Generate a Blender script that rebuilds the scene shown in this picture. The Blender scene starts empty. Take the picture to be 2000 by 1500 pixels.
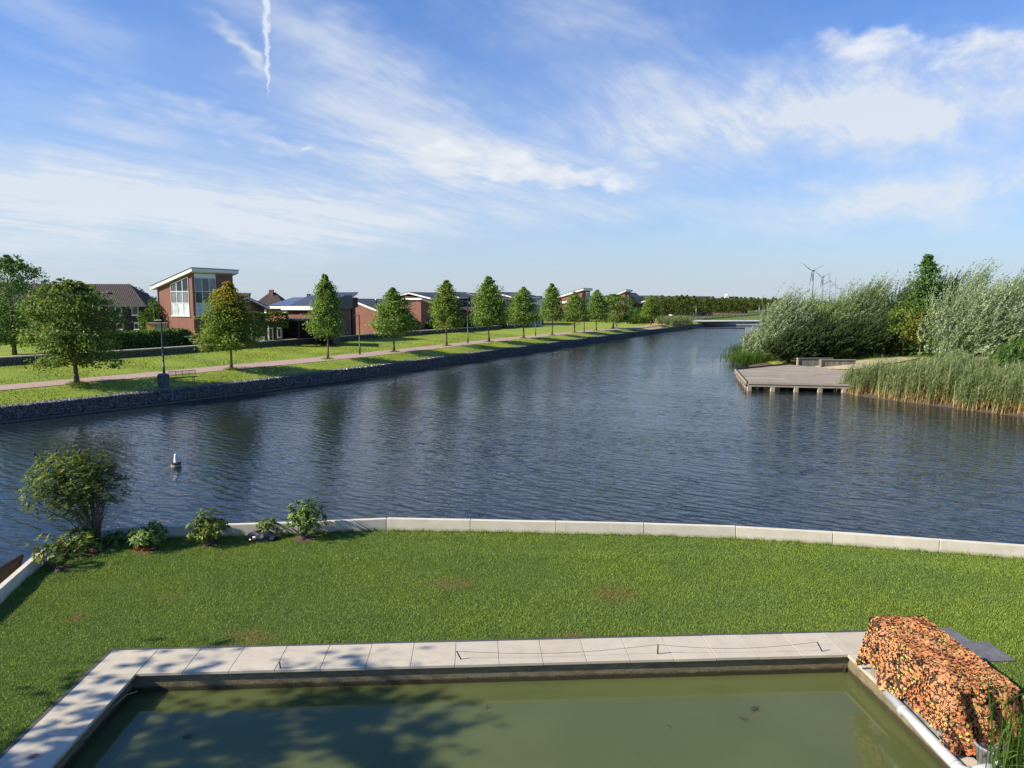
import bpy, bmesh, math, random
import numpy as np
from mathutils import Vector, Matrix

random.seed(7)
RNG = np.random.default_rng(11)
SC = bpy.context.scene
C = SC.collection
PI = math.pi
R = math.radians

# ------------------------------------------------------------------ camera
CAM_H, PITCH, FPX = 6.5, R(6.5), 1389.0
cam_d = bpy.data.cameras.new('camera')
cam_d.sensor_width = 36.0
cam_d.lens = FPX / 2000.0 * 36.0
cam_d.clip_start, cam_d.clip_end = 0.1, 20000.0
cam = bpy.data.objects.new('camera', cam_d)
cam.location = (0, 0, CAM_H)
cam.rotation_euler = (R(90) - PITCH, 0, 0)
C.objects.link(cam)
SC.camera = cam

# ------------------------------------------------------------------ sun
SUN_EL = R(34)
SUN_H = Vector((0.954, 0.300, 0)).normalized()            # way the light travels over the ground
sun_dir = Vector((SUN_H.x * math.cos(SUN_EL), SUN_H.y * math.cos(SUN_EL), -math.sin(SUN_EL)))
sd = bpy.data.lights.new('sun', 'SUN')
sd.energy, sd.angle, sd.color = 5.0, R(0.55), (1.0, 0.90, 0.74)
so = bpy.data.objects.new('sun', sd)
so.rotation_euler = sun_dir.to_track_quat('-Z', 'Y').to_euler()
so.location = (-60, -20, 60)
C.objects.link(so)

SC.view_settings.view_transform = 'Standard'
SC.view_settings.look = 'None'
SC.view_settings.exposure = 0.76
SC.view_settings.gamma = 1.0
SC.view_settings.use_curve_mapping = False
SC.render.engine = 'CYCLES'
SC.cycles.use_denoising = True
SC.cycles.max_bounces = 6
SC.cycles.transparent_max_bounces = 6
SC.cycles.caustics_reflective = False
SC.cycles.caustics_refractive = False

# pixel (of the 2000x1500 photograph) <-> place helpers used while surveying the scene
CF = Vector((0, math.cos(PITCH), -math.sin(PITCH)))
CU = Vector((0, math.sin(PITCH), math.cos(PITCH)))
CR = Vector((1, 0, 0))
EYE = Vector((0, 0, CAM_H))
def ray(px, py):
    return (CF + CR * ((px - 1000) / FPX) + CU * ((750 - py) / FPX))
def G(px, py, z=0.0):
    d = ray(px, py); t = (z - CAM_H) / d.z
    return EYE + d * t
def AT(px, py, Y):
    d = ray(px, py)
    return EYE + d * (Y / d.y)
def ZAT(py, Y):
    return AT(1000, py, Y).z

# ------------------------------------------------------------------ world: sky with cirrus
W = bpy.data.worlds.new('World'); SC.world = W
W.use_nodes = True
wt = W.node_tree; wt.nodes.clear()
def wn(t, **k):
    n = wt.nodes.new(t)
    for a, b in k.items(): setattr(n, a, b)
    return n
def wl(a, b): wt.links.new(a, b)
def wm(op, a, b=None, c=None, clamp=False):
    n = wn('ShaderNodeMath', operation=op, use_clamp=clamp)
    for i, v in enumerate((a, b, c)):
        if v is None: continue
        if isinstance(v, (int, float)): n.inputs[i].default_value = v
        else: wl(v, n.inputs[i])
    return n.outputs[0]
def wsmooth(v, a, b):
    n = wn('ShaderNodeMapRange', interpolation_type='SMOOTHSTEP')
    wl(v, n.inputs[0]); n.inputs[1].default_value = a; n.inputs[2].default_value = b
    return n.outputs[0]
def wmix(f, a, b):
    n = wn('ShaderNodeMix', data_type='RGBA')
    if isinstance(f, (int, float)): n.inputs[0].default_value = f
    else: wl(f, n.inputs[0])
    for i, v in ((6, a), (7, b)):
        if isinstance(v, tuple): n.inputs[i].default_value = v
        else: wl(v, n.inputs[i])
    return n.outputs[2]
def build_world():
    STR = 0.10
    sky = wn('ShaderNodeTexSky', sky_type='NISHITA', sun_disc=False, sun_elevation=SUN_EL,
             sun_rotation=math.atan2(-SUN_H.x, -SUN_H.y), altitude=0, air_density=1.0,
             dust_density=0.6, ozone_density=3.0)
    hs = wn('ShaderNodeHueSaturation'); hs.inputs['Saturation'].default_value = 1.30
    hs.inputs['Value'].default_value = 1.0
    wl(sky.outputs[0], hs.inputs['Color'])
    tc = wn('ShaderNodeTexCoord')
    sx = wn('ShaderNodeSeparateXYZ'); wl(tc.outputs['Generated'], sx.inputs[0])
    X, Y, Z = sx.outputs
    az = wm('ARCTAN2', X, Y)
    el = wm('ARCSINE', Z)
    zc = wm('ADD', wm('MAXIMUM', Z, 0.0), 0.09)
    comb = wn('ShaderNodeCombineXYZ')
    wl(wm('DIVIDE', X, zc), comb.inputs[0]); wl(wm('DIVIDE', Y, zc), comb.inputs[1])
    P = comb.outputs[0]
    def noise(vec, scale, detail=8, rough=0.6, dist=0.0, sc=(1, 1, 1), rot=0, off=(0, 0, 0)):
        if rot:
            m0 = wn('ShaderNodeMapping'); wl(vec, m0.inputs[0]); m0.inputs['Rotation'].default_value = (0, 0, R(rot)); vec = m0.outputs[0]
        mp = wn('ShaderNodeMapping'); wl(vec, mp.inputs[0])
        mp.inputs['Scale'].default_value = sc
        mp.inputs['Location'].default_value = off
        n = wn('ShaderNodeTexNoise'); wl(mp.outputs[0], n.inputs['Vector'])
        n.inputs['Scale'].default_value = scale; n.inputs['Detail'].default_value = detail
        n.inputs['Roughness'].default_value = rough; n.inputs['Distortion'].default_value = dist
        return n.outputs[0]
    ca = wn('ShaderNodeCombineXYZ'); wl(az, ca.inputs[0]); wl(el, ca.inputs[1])
    A = ca.outputs[0]
    # slow warp of the direction so cloud outlines wander
    w1 = wm('MULTIPLY', wm('SUBTRACT', noise(A, 7, 3, .6, sc=(1, 2, 1)), .5), .20)
    w2 = wm('MULTIPLY', wm('SUBTRACT', noise(A, 9, 3, .6, sc=(1, 2, 1), off=(4, 7, 0)), .5), .085)
    azw, elw = wm('ADD', az, w1), wm('ADD', el, w2)
    def azel(px, py):
        d = ray(px, py).normalized()
        return math.atan2(d.x, d.y), math.asin(d.z)
    def blob(px, py, rx, ry, rot, k, sharp=False):
        a0, e0 = azel(px, py)
        u = wm('SUBTRACT', azw, a0); v = wm('SUBTRACT', elw, e0)
        c, s = math.cos(R(rot)), math.sin(R(rot))
        uu = wm('DIVIDE', wm('ADD', wm('MULTIPLY', u, c), wm('MULTIPLY', v, s)), rx / FPX)
        vv = wm('DIVIDE', wm('SUBTRACT', wm('MULTIPLY', v, c), wm('MULTIPLY', u, s)), ry / FPX)
        r2 = wm('ADD', wm('MULTIPLY', uu, uu), wm('MULTIPLY', vv, vv))
        return wm('MULTIPLY', wm('EXPONENT', wm('MULTIPLY', r2, -1.0)), k)
    def total(lst):
        t = None
        for b in lst:
            t = b if t is None else wm('ADD', t, b)
        return t
    veil_m = total([blob(*b) for b in (
        (140, 400, 430, 85, 0, .62), (420, 420, 420, 40, -2, .42), (700, 110, 260, 45, -22, .36),
        (420, 235, 230, 16, -14, .30), (760, 250, 230, 55, -14, .34), (900, 330, 240, 55, -3, .36),
        (1130, 80, 230, 110, -25, .30), (1500, 240, 430, 70, 3, .55), (1760, 210, 260, 60, -6, .45),
        (1830, 380, 260, 40, 6, .50), (470, 95, 60, 14, -32, .34), (90, 30, 120, 40, -20, .16),
        (1050, 410, 500, 26, 0, .22), (1260, 150, 90, 26, 10, .2), (230, 235, 120, 26, -4, .28))])
    puff_m = total([blob(*b) for b in (
        (1720, 95, 150, 46, 0, .55), (1985, 95, 80, 36, 6, .42), (1000, 325, 120, 36, -6, .46),
        (1180, 345, 190, 20, -1, .42), (845, 305, 80, 40, -8, .40), (1155, 185, 55, 30, -6, .30),
        (60, 335, 260, 36, 0, .26), (570, 284, 26, 7, -2, .42), (1350, 250, 120, 28, 6, .26), (1850, 365, 120, 22, 6, .3))])
    n_c = noise(P, 1.5, 7, .66, .9, sc=(1.0, .30, 1), rot=38, off=(3.1, 1.7, 0))       # combed cirrus
    n_d = noise(P, 4.2, 7, .70, .7, sc=(1.0, .26, 1), rot=30, off=(1.3, 8.2, 0))
    n_a = noise(A, 11, 5, .62, .5, sc=(1, 2.2, 1))
    streak = wsmooth(wm('ADD', wm('MULTIPLY', n_c, .52), wm('ADD', wm('MULTIPLY', n_d, .40), wm('MULTIPLY', n_a, .08))), .36, .64)
    veil = wm('MULTIPLY', wm('ADD', wm('MULTIPLY', veil_m, 1.85), .055), wm('ADD', wm('MULTIPLY', streak, .85), .36))
    veil = wm('MINIMUM', wm('MAXIMUM', veil, 0.0), 1.0)
    puff_n = noise(A, 17, 6, .60, .25, sc=(1, 1.8, 1), off=(2, 2, 0))
    puff = wsmooth(wm('ADD', wm('ADD', wm('MULTIPLY', puff_n, .75), wm('MULTIPLY', n_d, .2)), puff_m), .72, 1.10)
    # contrail: a thin wavering line that thins downwards
    a0, e0 = azel(519, -40); a1, e1 = azel(524, 200)
    tt = wm('DIVIDE', wm('SUBTRACT', el, e1), e0 - e1)
    lin = wm('ADD', a1, wm('MULTIPLY', tt, a0 - a1))
    wig = wm('MULTIPLY', wm('SUBTRACT', noise(A, 60, 2, .6, 0, sc=(1, 1, 1)), .5), .016)
    wid = wm('ADD', .0008, wm('MULTIPLY', wm('POWER', wm('MAXIMUM', tt, 0.0), .8), .0050))
    fine = noise(A, 170, 2, .7)
    dd = wm('DIVIDE', wm('ABSOLUTE', wm('SUBTRACT', wm('ADD', az, wig), lin)), wid)
    trail = wm('MULTIPLY', wsmooth(wm('ADD', dd, wm('MULTIPLY', fine, .9)), 1.7, .55), wsmooth(tt, 0.0, .22))
    trail = wm('MULTIPLY', trail, wsmooth(tt, 2.6, 1.6))
    # haze towards the horizon, all the way round
    haze = wm('EXPONENT', wm('DIVIDE', wm('MAXIMUM', el, 0.0), -0.18))
    tint = wn('ShaderNodeMix', data_type='RGBA', blend_type='MULTIPLY'); tint.inputs[0].default_value = 1.0
    wl(hs.outputs[0], tint.inputs[6]); tint.inputs[7].default_value = (.53, .80, 1.12, 1)
    base = wmix(wm('MULTIPLY', haze, .97), tint.outputs[2], (3.40, 3.78, 4.30, 1))
    s1 = wmix(wm('MULTIPLY', veil, .88), base, (4.5, 4.8, 5.2, 1))
    pc = wn('ShaderNodeMix', data_type='RGBA'); wl(wsmooth(n_a, .35, .65), pc.inputs[0]); pc.inputs[6].default_value = (4.3, 4.6, 5.1, 1); pc.inputs[7].default_value = (5.5, 5.6, 5.8, 1)
    s2 = wmix(wm('MULTIPLY', puff, .9), s1, pc.outputs[2])
    s3 = wmix(wm('MULTIPLY', trail, .75), s2, (4.8, 5.2, 5.8, 1))
    bg = wn('ShaderNodeBackground'); wl(s3, bg.inputs[0]); bg.inputs[1].default_value = STR
    out = wn('ShaderNodeOutputWorld'); wl(bg.outputs[0], out.inputs[0])
build_world()
W.cycles.sampling_method = 'NONE'

# ------------------------------------------------------------------ materials
MATS = {}
class NT:
    """small node helper"""
    def __init__(s, name):
        s.m = bpy.data.materials.new(name); s.m.use_nodes = True
        s.t = s.m.node_tree; s.t.nodes.clear()
        s.out = s.n('ShaderNodeOutputMaterial')
        MATS[name] = s.m
    def n(s, t, **k):
        x = s.t.nodes.new(t)
        for a, b in k.items(): setattr(x, a, b)
        return x
    def l(s, a, b): s.t.links.new(a, b)
    def pos(s, sc=(1, 1, 1), rot=(0, 0, 0), obj=False):
        if obj:
            g = s.n('ShaderNodeTexCoord').outputs['Object']
        else:
            g = s.n('ShaderNodeNewGeometry').outputs['Position']
        if any(rot):                                  # turn first, then stretch
            m0 = s.n('ShaderNodeMapping'); s.l(g, m0.inputs[0]); m0.inputs['Rotation'].default_value = rot; g = m0.outputs[0]
        mp = s.n('ShaderNodeMapping'); s.l(g, mp.inputs[0])
        mp.inputs['Scale'].default_value = sc
        return mp.outputs[0]
    def noise(s, vec, scale, detail=4, rough=.55, dist=0):
        x = s.n('ShaderNodeTexNoise'); s.l(vec, x.inputs['Vector'])
        x.inputs['Scale'].default_value = scale; x.inputs['Detail'].default_value = detail
        x.inputs['Roughness'].default_value = rough; x.inputs['Distortion'].default_value = dist
        return x.outputs[0]
    def ramp(s, f, stops, interp='LINEAR'):
        x = s.n('ShaderNodeValToRGB'); s.l(f, x.inputs[0]); e = x.color_ramp.elements
        x.color_ramp.interpolation = interp
        while len(e) < len(stops): e.new(.5)
        for i, (p, c) in enumerate(stops):
            e[i].position = p; e[i].color = (*c, 1) if len(c) == 3 else c
        return x.outputs[0]
    def mix(s, f, a, b, bt='MIX'):
        x = s.n('ShaderNodeMix', data_type='RGBA', blend_type=bt)
        if isinstance(f, (int, float)): x.inputs[0].default_value = f
        else: s.l(f, x.inputs[0])
        for i, v in ((6, a), (7, b)):
            if isinstance(v, tuple): x.inputs[i].default_value = (*v, 1) if len(v) == 3 else v
            else: s.l(v, x.inputs[i])
        return x.outputs[2]
    def math(s, op, a, b=None, c=None, clamp=False):
        x = s.n('ShaderNodeMath', operation=op, use_clamp=clamp)
        for i, v in enumerate((a, b, c)):
            if v is None: continue
            if isinstance(v, (int, float)): x.inputs[i].default_value = v
            else: s.l(v, x.inputs[i])
        return x.outputs[0]
    def rng(s, v, a, b, c=0, d=1, sm=True):
        x = s.n('ShaderNodeMapRange', interpolation_type='SMOOTHSTEP' if sm else 'LINEAR')
        s.l(v, x.inputs[0])
        for i, q in enumerate((a, b, c, d)): x.inputs[i + 1].default_value = q
        return x.outputs[0]
    def bump(s, h, strength=.3, dist=.02):
        x = s.n('ShaderNodeBump'); s.l(h, x.inputs['Height'])
        x.inputs['Strength'].default_value = strength; x.inputs['Distance'].default_value = dist
        return x.outputs[0]
    def bsdf(s, col, rough=.6, normal=None, spec=.5, metal=0, **k):
        b = s.n('ShaderNodeBsdfPrincipled')
        if isinstance(col, tuple): b.inputs['Base Color'].default_value = (*col, 1)
        else: s.l(col, b.inputs['Base Color'])
        if isinstance(rough, (int, float)): b.inputs['Roughness'].default_value = rough
        else: s.l(rough, b.inputs['Roughness'])
        b.inputs['Specular IOR Level'].default_value = spec
        b.inputs['Metallic'].default_value = metal
        for a, v in k.items(): b.inputs[a].default_value = v
        if normal is not None: s.l(normal, b.inputs['Normal'])
        return b.outputs[0]
    def done(s, sh):
        s.l(sh, s.out.inputs[0]); return s.m

def shade(c, k): return tuple(max(0, x * k) for x in c)

def m_plain(name, col, rough=.6, var=.18, scale=6, bump=.15, metal=0, spec=.5):
    t = NT(name); p = t.pos(obj=True)
    n = t.noise(p, scale, 6, .6)
    c = t.ramp(n, [(.3, shade(col, 1 - var)), (.7, shade(col, 1 + var))])
    r = t.rng(t.noise(p, scale * 2.3, 3), .3, .7, max(rough - .1, .02), rough + .1)
    return t.done(t.bsdf(c, r, t.bump(t.noise(p, scale * 8, 4), bump, .01), spec, metal))

def m_leaf(name, stops, transl=.40, rough=.5, patch=None, zone=None):
    """foliage: colour by a per-leaf random value, tinted by slow patches through the crown"""
    t = NT(name)
    a = t.n('ShaderNodeAttribute', attribute_name='rnd').outputs['Fac']
    c = t.ramp(a, stops)
    p = t.pos(obj=True)
    c = t.mix(t.rng(t.noise(p, .9, 3), .35, .7, 0, .55), c, t.mix(1.0, c, (.72, .80, .62), 'MULTIPLY'))
    if patch:
        c = t.mix(t.rng(t.noise(p, patch[1], 3), patch[2], patch[3], 0, patch[4]), c, patch[0])
    if zone:                                     # a branch-side of the crown already turning
        sz = t.n('ShaderNodeSeparateXYZ'); t.l(t.pos(obj=True), sz.inputs[0])
        k = t.math('ADD', t.math('MULTIPLY', sz.outputs[2], zone[1]), t.math('MULTIPLY', sz.outputs[0], zone[2]))
        k = t.math('ADD', k, t.math('MULTIPLY', t.noise(p, 1.6, 3), 1.4))
        c = t.mix(t.rng(k, zone[3], zone[4], 0, .85), c, zone[0])
    b = t.bsdf(c, rough + .1, None, .14)
    tr = t.n('ShaderNodeBsdfTranslucent'); t.l(t.mix(1.0, c, (1.25, 1.3, .7), 'MULTIPLY'), tr.inputs[0])
    mx = t.n('ShaderNodeMixShader'); mx.inputs[0].default_value = transl
    t.l(b, mx.inputs[1]); t.l(tr.outputs[0], mx.inputs[2])
    return t.done(mx.outputs[0])

def build_materials():
    # --- canal water
    t = NT('canal_water')
    p1 = t.pos(sc=(.40, 1.30, 1), rot=(0, 0, R(34)))
    p2 = t.pos(sc=(.50, 1.4, 1), rot=(0, 0, R(12)))
    wv = t.n('ShaderNodeTexWave', wave_type='BANDS', bands_direction='Y', wave_profile='SIN')
    t.l(t.pos(rot=(0, 0, R(36))), wv.inputs[0])
    for k, v in (('Scale', .60), ('Distortion', 7.0), ('Detail', 2.0), ('Detail Scale', .9), ('Detail Roughness', .6)): wv.inputs[k].default_value = v
    h = t.math('ADD', t.math('MULTIPLY', t.noise(p1, 1.5, 2, .5, .6), .60),
               t.math('ADD', t.math('MULTIPLY', t.noise(p2, 3.0, 3, .55, .5), .34),
                      t.math('MULTIPLY', wv.outputs[1], .12)))
    gust = t.rng(t.noise(t.pos(sc=(.05, .09, 1), rot=(0, 0, R(20))), 1.0, 3), .3, .7, .6, 1.0)
    bn = t.n('ShaderNodeBump'); t.l(h, bn.inputs['Height']); t.l(gust, bn.inputs['Strength'])
    bn.inputs['Distance'].default_value = .086
    t.done(t.bsdf((.012, .019, .022), .015, bn.outputs[0], .5, IOR=1.333))
    # --- pond water: murky green, almost still
    t = NT('pond_water')
    c = t.ramp(t.noise(t.pos(), .35, 3), [(.3, (.072, .086, .030)), (.7, (.096, .112, .040))])
    c = t.mix(t.rng(t.noise(t.pos(), 34, 2), .70, .76, 0, .5), c, (.22, .24, .12))
    sh = t.bsdf(c, .05, t.bump(t.noise(t.pos(), 1.6, 3), .05, .02), .5, IOR=1.333)
    pb = sh.node; pb.subsurface_method = 'BURLEY'; pb.inputs['Subsurface Weight'].default_value = .75
    pb.inputs['Subsurface Radius'].default_value = (1.0, 1.0, .7); pb.inputs['Subsurface Scale'].default_value = .35
    t.done(sh)
    # --- grass blades near, by place and blade
    def grass(name, cols, dry, bare, scale=1.0, blades=True):
        t = NT(name)
        p = t.pos()
        if blades: a = t.n('ShaderNodeAttribute', attribute_name='rnd').outputs['Fac']
        else: a = t.noise(p, 26, 5, .7)
        c = t.ramp(a, [(.15, cols[0]), (.5, cols[1]), (.85, cols[2])])
        n1 = t.noise(p, .33 * scale, 4, .6)
        c = t.mix(t.rng(n1, .38, .66, 0, .75), c, t.mix(1.0, c, (1.26, 1.14, .80), 'MULTIPLY'))
        n2 = t.noise(p, 1.6 * scale, 4, .65)
        c = t.mix(t.rng(n2, .5, .72, 0, .5), c, t.mix(1.0, c, (.62, .72, .70), 'MULTIPLY'))
        n3 = t.noise(p, .8 * scale, 5, .7, .3)
        c = t.mix(t.rng(n3, dry[1], dry[2], 0, dry[3]), c, dry[0])
        for (x, y, r) in bare:
            g = t.n('ShaderNodeVectorMath', operation='DISTANCE'); t.l(t.pos(sc=(.75, 1, 0)), g.inputs[0])
            g.inputs[1].default_value = (x * .75, y, 0)
            k = t.math('ADD', g.outputs['Value'], t.math('MULTIPLY', t.math('SUBTRACT', t.noise(p, 3.5, 5, .7), .5), r * 2.2))
            c = t.mix(t.math('MULTIPLY', t.rng(k, r * .1, r * 1.1, .8, 0), t.rng(a, .3, .65, .15, 1)), c, t.ramp(a, [(.2, (.13, .09, .035)), (.8, (.28, .18, .075))]))
        nb = None if blades else t.bump(t.noise(p, 30, 4, .7), .8, .05)
        b = t.bsdf(c, .65, nb, .12)
        if blades:
            tr = t.n('ShaderNodeBsdfTranslucent'); t.l(c, tr.inputs[0])
            mx = t.n('ShaderNodeMixShader'); mx.inputs[0].default_value = .22
            t.l(b, mx.inputs[1]); t.l(tr.outputs[0], mx.inputs[2]); b = mx.outputs[0]
        t.done(b)
    bare_spots = [(*G(885, 1140)[:2], .55), (*G(1200, 1160)[:2], .55), (*G(1120, 1240)[:2], .25), (*G(490, 1243)[:2], .5),
                  (*G(150, 1205)[:2], .3), (*G(115, 1112)[:2], .3), (*G(20, 1185)[:2], .25), (*G(330, 1168)[:2], .2)]
    grass('lawn_blades', [(.132, .205, .040), (.186, .284, .052), (.250, .342, .076)], ((.19, .19, .06), .60, .78, .45), bare_spots)
    grass('lawn_soil', [(.045, .070, .014), (.075, .115, .022), (.11, .155, .034)], ((.13, .13, .045), .6, .8, .4), bare_spots, blades=False)
    grass('bank_grass', [(.150, .195, .028), (.210, .275, .036), (.275, .335, .055)], ((.27, .21, .075), .56, .78, .6), [], .45, blades=False)
    grass('bank_blades', [(.135, .185, .028), (.205, .280, .040), (.285, .350, .065)], ((.27, .21, .075), .60, .8, .5), [], .45)
    grass('far_grass', [(.070, .105, .020), (.100, .145, .024), (.135, .18, .035)], ((.24, .20, .08), .55, .75, .6), [], .12, blades=False)
    # --- stone, concrete
    t = NT('kerb_concrete'); p = t.pos()
    c = t.ramp(t.noise(p, 2.2, 6, .65), [(.3, (.50, .455, .36)), (.7, (.61, .56, .455))])
    c = t.mix(t.rng(t.noise(t.pos(sc=(1, 1, .25)), 5, 4, .7), .58, .75, 0, .5), c, (.30, .26, .19))
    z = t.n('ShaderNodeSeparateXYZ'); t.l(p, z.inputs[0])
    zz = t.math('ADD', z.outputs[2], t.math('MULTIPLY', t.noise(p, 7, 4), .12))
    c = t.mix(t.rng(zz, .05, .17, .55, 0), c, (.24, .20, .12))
    t.done(t.bsdf(c, .8, t.bump(t.noise(p, 40, 5), .25, .01), .3))
    t = NT('slab_stone'); p = t.pos()
    oi = t.n('ShaderNodeObjectInfo').outputs['Random']
    c = t.ramp(oi, [(0, (.445, .395, .300)), (.5, (.495, .44, .340)), (1, (.465, .42, .330))])
    c = t.mix(t.rng(t.noise(p, 1.8, 6, .7), .35, .7, 0, .55), c, t.mix(1.0, c, (.78, .77, .74), 'MULTIPLY'))
    c = t.mix(t.rng(t.noise(p, 9, 5, .75), .6, .78, 0, .5), c, (.27, .235, .18))
    c = t.mix(t.rng(t.noise(t.pos(sc=(.6, 1.6, 1)), 2.6, 6, .8, .6), .52, .72, 0, .55), c, (.30, .275, .215))
    t.done(t.bsdf(c, t.rng(t.noise(p, 5, 3), .3, .7, .5, .8), t.bump(t.noise(p, 60, 5), .12, .006), .35))
    t = NT('pond_wall'); p = t.pos()
    z = t.n('ShaderNodeSeparateXYZ'); t.l(p, z.inputs[0])
    zz = t.math('ADD', z.outputs[2], t.math('MULTIPLY', t.math('SUBTRACT', t.noise(p, 6, 5, .7), .5), .10))
    c = t.ramp(t.noise(t.pos(sc=(1, 1, 3)), 4, 6, .7), [(.3, (.12, .095, .05)), (.7, (.25, .205, .125))])
    c = t.mix(t.rng(zz, -.30, -.235, .9, 0), c, (.028, .024, .010))
    t.done(t.bsdf(c, .75, t.bump(t.noise(p, 30, 5), .5, .02), .3))
    t = NT('gabion_stone'); p = t.pos()
    a = t.n('ShaderNodeAttribute', attribute_name='rnd').outputs['Fac']
    c = t.ramp(a, [(0, (.070, .068, .066)), (.4, (.135, .130, .122)), (.8, (.185, .178, .165)), (1, (.27, .26, .24))])
    c = t.mix(t.rng(t.noise(p, .5, 4), .5, .7, 0, .55), c, (.10, .115, .055))
    t.done(t.bsdf(c, .85, t.bump(t.noise(p, 20, 4), .4, .03), .3))
    t = NT('low_wall_stone'); p = t.pos()
    c = t.ramp(t.noise(p, 5, 6, .75), [(.3, (.055, .05, .04)), (.55, (.13, .115, .09)), (.75, (.25, .23, .19))])
    c = t.mix(t.rng(t.noise(p, .6, 4), .48, .66, 0, .7), c, (.06, .085, .025))
    t.done(t.bsdf(c, .85, t.bump(t.noise(p, 9, 5), .7, .05), .3))
    t = NT('path_paving'); p = t.pos()
    br = t.n('ShaderNodeTexBrick'); t.l(t.pos(rot=(0, 0, R(-64))), br.inputs['Vector'])
    br.inputs['Scale'].default_value = 5; br.inputs['Mortar Size'].default_value = .012
    br.inputs['Color1'].default_value = (.40, .275, .235, 1); br.inputs['Color2'].default_value = (.33, .22, .19, 1)
    br.inputs['Mortar'].default_value = (.24, .19, .16, 1)
    c = t.mix(t.rng(t.noise(p, .7, 5, .7), .4, .7, 0, .5), br.outputs[0], (.36, .29, .24))
    t.done(t.bsdf(c, .8, t.bump(t.noise(p, 20, 4), .3, .02), .3))
    m_plain('sand', (.40, .32, .20), .9, .2, 1.5, .4)
    m_plain('asphalt', (.16, .155, .15), .85, .15, 1.5, .3)
    m_plain('dark_edging', (.060, .060, .062), .75, .25, 8, .3)
    m_plain('paver_dark', (.115, .115, .115), .7, .25, 6, .3)
    m_plain('soil', (.075, .052, .032), .95, .3, 5, .6)
    m_plain('bridge_concrete', (.42, .41, .39), .8, .12, 1, .2)
    m_plain('bridge_white', (.72, .70, .66), .6, .06, 1, .1)
    # --- buildings
    def brick(name, a, b):
        t = NT(name)
        tc = t.n('ShaderNodeTexCoord').outputs['Object']
        s = t.n('ShaderNodeSeparateXYZ'); t.l(tc, s.inputs[0])
        cm = t.n('ShaderNodeCombineXYZ')
        t.l(t.math('ADD', s.outputs[0], s.outputs[1]), cm.inputs[0]); t.l(s.outputs[2], cm.inputs[1])
        br = t.n('ShaderNodeTexBrick'); t.l(cm.outputs[0], br.inputs['Vector'])
        br.inputs['Scale'].default_value = 2.2; br.inputs['Mortar Size'].default_value = .012
        br.inputs['Row Height'].default_value = .16; br.inputs['Brick Width'].default_value = .5
        br.inputs['Color1'].default_value = (*a, 1); br.inputs['Color2'].default_value = (*b, 1)
        br.inputs['Mortar'].default_value = (*shade(a, .62), 1)
        c = t.mix(t.rng(t.noise(tc, .8, 6, .7), .38, .68, 0, .5), br.outputs[0], t.mix(1.0, br.outputs[0], (.74, .72, .74), 'MULTIPLY'))
        c = t.mix(t.rng(t.noise(cm.outputs[0], 4.5, 4, .8), .52, .7, 0, .45), c, shade(b, .65))
        t.done(t.bsdf(c, .85, t.bump(br.outputs['Fac'], .25, .01), .25))
    brick('brick_red', (.270, .128, .092), (.215, .098, .070))
    brick('brick_pale', (.36, .165, .11), (.29, .13, .085))
    brick('brick_dark', (.060, .040, .036), (.042, .030, .028))
    brick('brick_purple', (.155, .072, .058), (.115, .052, .044))
    def tiles(name, col, spec=.5, rough=.5):
        t = NT(name); tc = t.n('ShaderNodeTexCoord').outputs['Object']
        wx = t.n('ShaderNodeTexWave', wave_type='BANDS', bands_direction='X'); t.l(tc, wx.inputs[0]); wx.inputs['Scale'].default_value = 1.05
        wy = t.n('ShaderNodeTexWave', wave_type='BANDS', bands_direction='Y', wave_profile='SAW'); t.l(tc, wy.inputs[0]); wy.inputs['Scale'].default_value = .95
        c = t.ramp(t.noise(tc, 1.3, 6, .7), [(.3, shade(col, .75)), (.7, shade(col, 1.25))])
        h = t.math('ADD', t.math('MULTIPLY', wx.outputs[1], .5), wy.outputs[1])
        t.done(t.bsdf(c, rough, t.bump(h, .9, .06), spec))
    tiles('tiles_dark', (.045, .042, .043)); tiles('tiles_brown', (.060, .045, .038), .3, .7)
    tiles('tiles_blue', (.055, .060, .072), .8, .32); tiles('tiles_slate', (.085, .088, .095), .4, .6)
    m_plain('white_paint', (.76, .74, .69), .5, .05, 2, .05)
    m_plain('white_frame', (.78, .78, .77), .4, .04, 3, .03)
    m_plain('grey_metal', (.22, .23, .24), .4, .1, 6, .05, .6)
    m_plain('zinc', (.38, .39, .40), .4, .12, 6, .05, .7)
    m_plain('black_paint', (.018, .020, .024), .45, .2, 6, .05)
    m_plain('dark_wood', (.030, .024, .020), .7, .25, 4, .2)
    m_plain('bin_grey', (.075, .090, .100), .5, .15, 5, .08)
    def glass(name, col, rough=.05):
        t = NT(name)
        n = t.noise(t.pos(obj=True), .8, 2)
        t.done(t.bsdf(t.ramp(n, [(.3, shade(col, .7)), (.7, shade(col, 1.3))]), rough, t.bump(n, .03, .02), .6))
    glass('glass_dark', (.022, .026, .030)); glass('glass_grey', (.16, .18, .19), .12)
    glass('glass_mid', (.075, .085, .095), .08); glass('glass_frost', (.50, .56, .53), .3)
    t = NT('solar_glass'); tc = t.n('ShaderNodeTexCoord').outputs['Object']
    br = t.n('ShaderNodeTexBrick'); t.l(tc, br.inputs[0]); br.offset = 0
    br.inputs['Scale'].default_value = 1; br.inputs['Mortar Size'].default_value = .02
    br.inputs['Brick Width'].default_value = 1.0; br.inputs['Row Height'].default_value = 1.6
    br.inputs['Color1'].default_value = (.018, .032, .085, 1); br.inputs['Color2'].default_value = (.022, .038, .095, 1)
    br.inputs['Mortar'].default_value = (.05, .06, .09, 1)
    t.done(t.bsdf(br.outputs[0], .12, None, .6))
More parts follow.
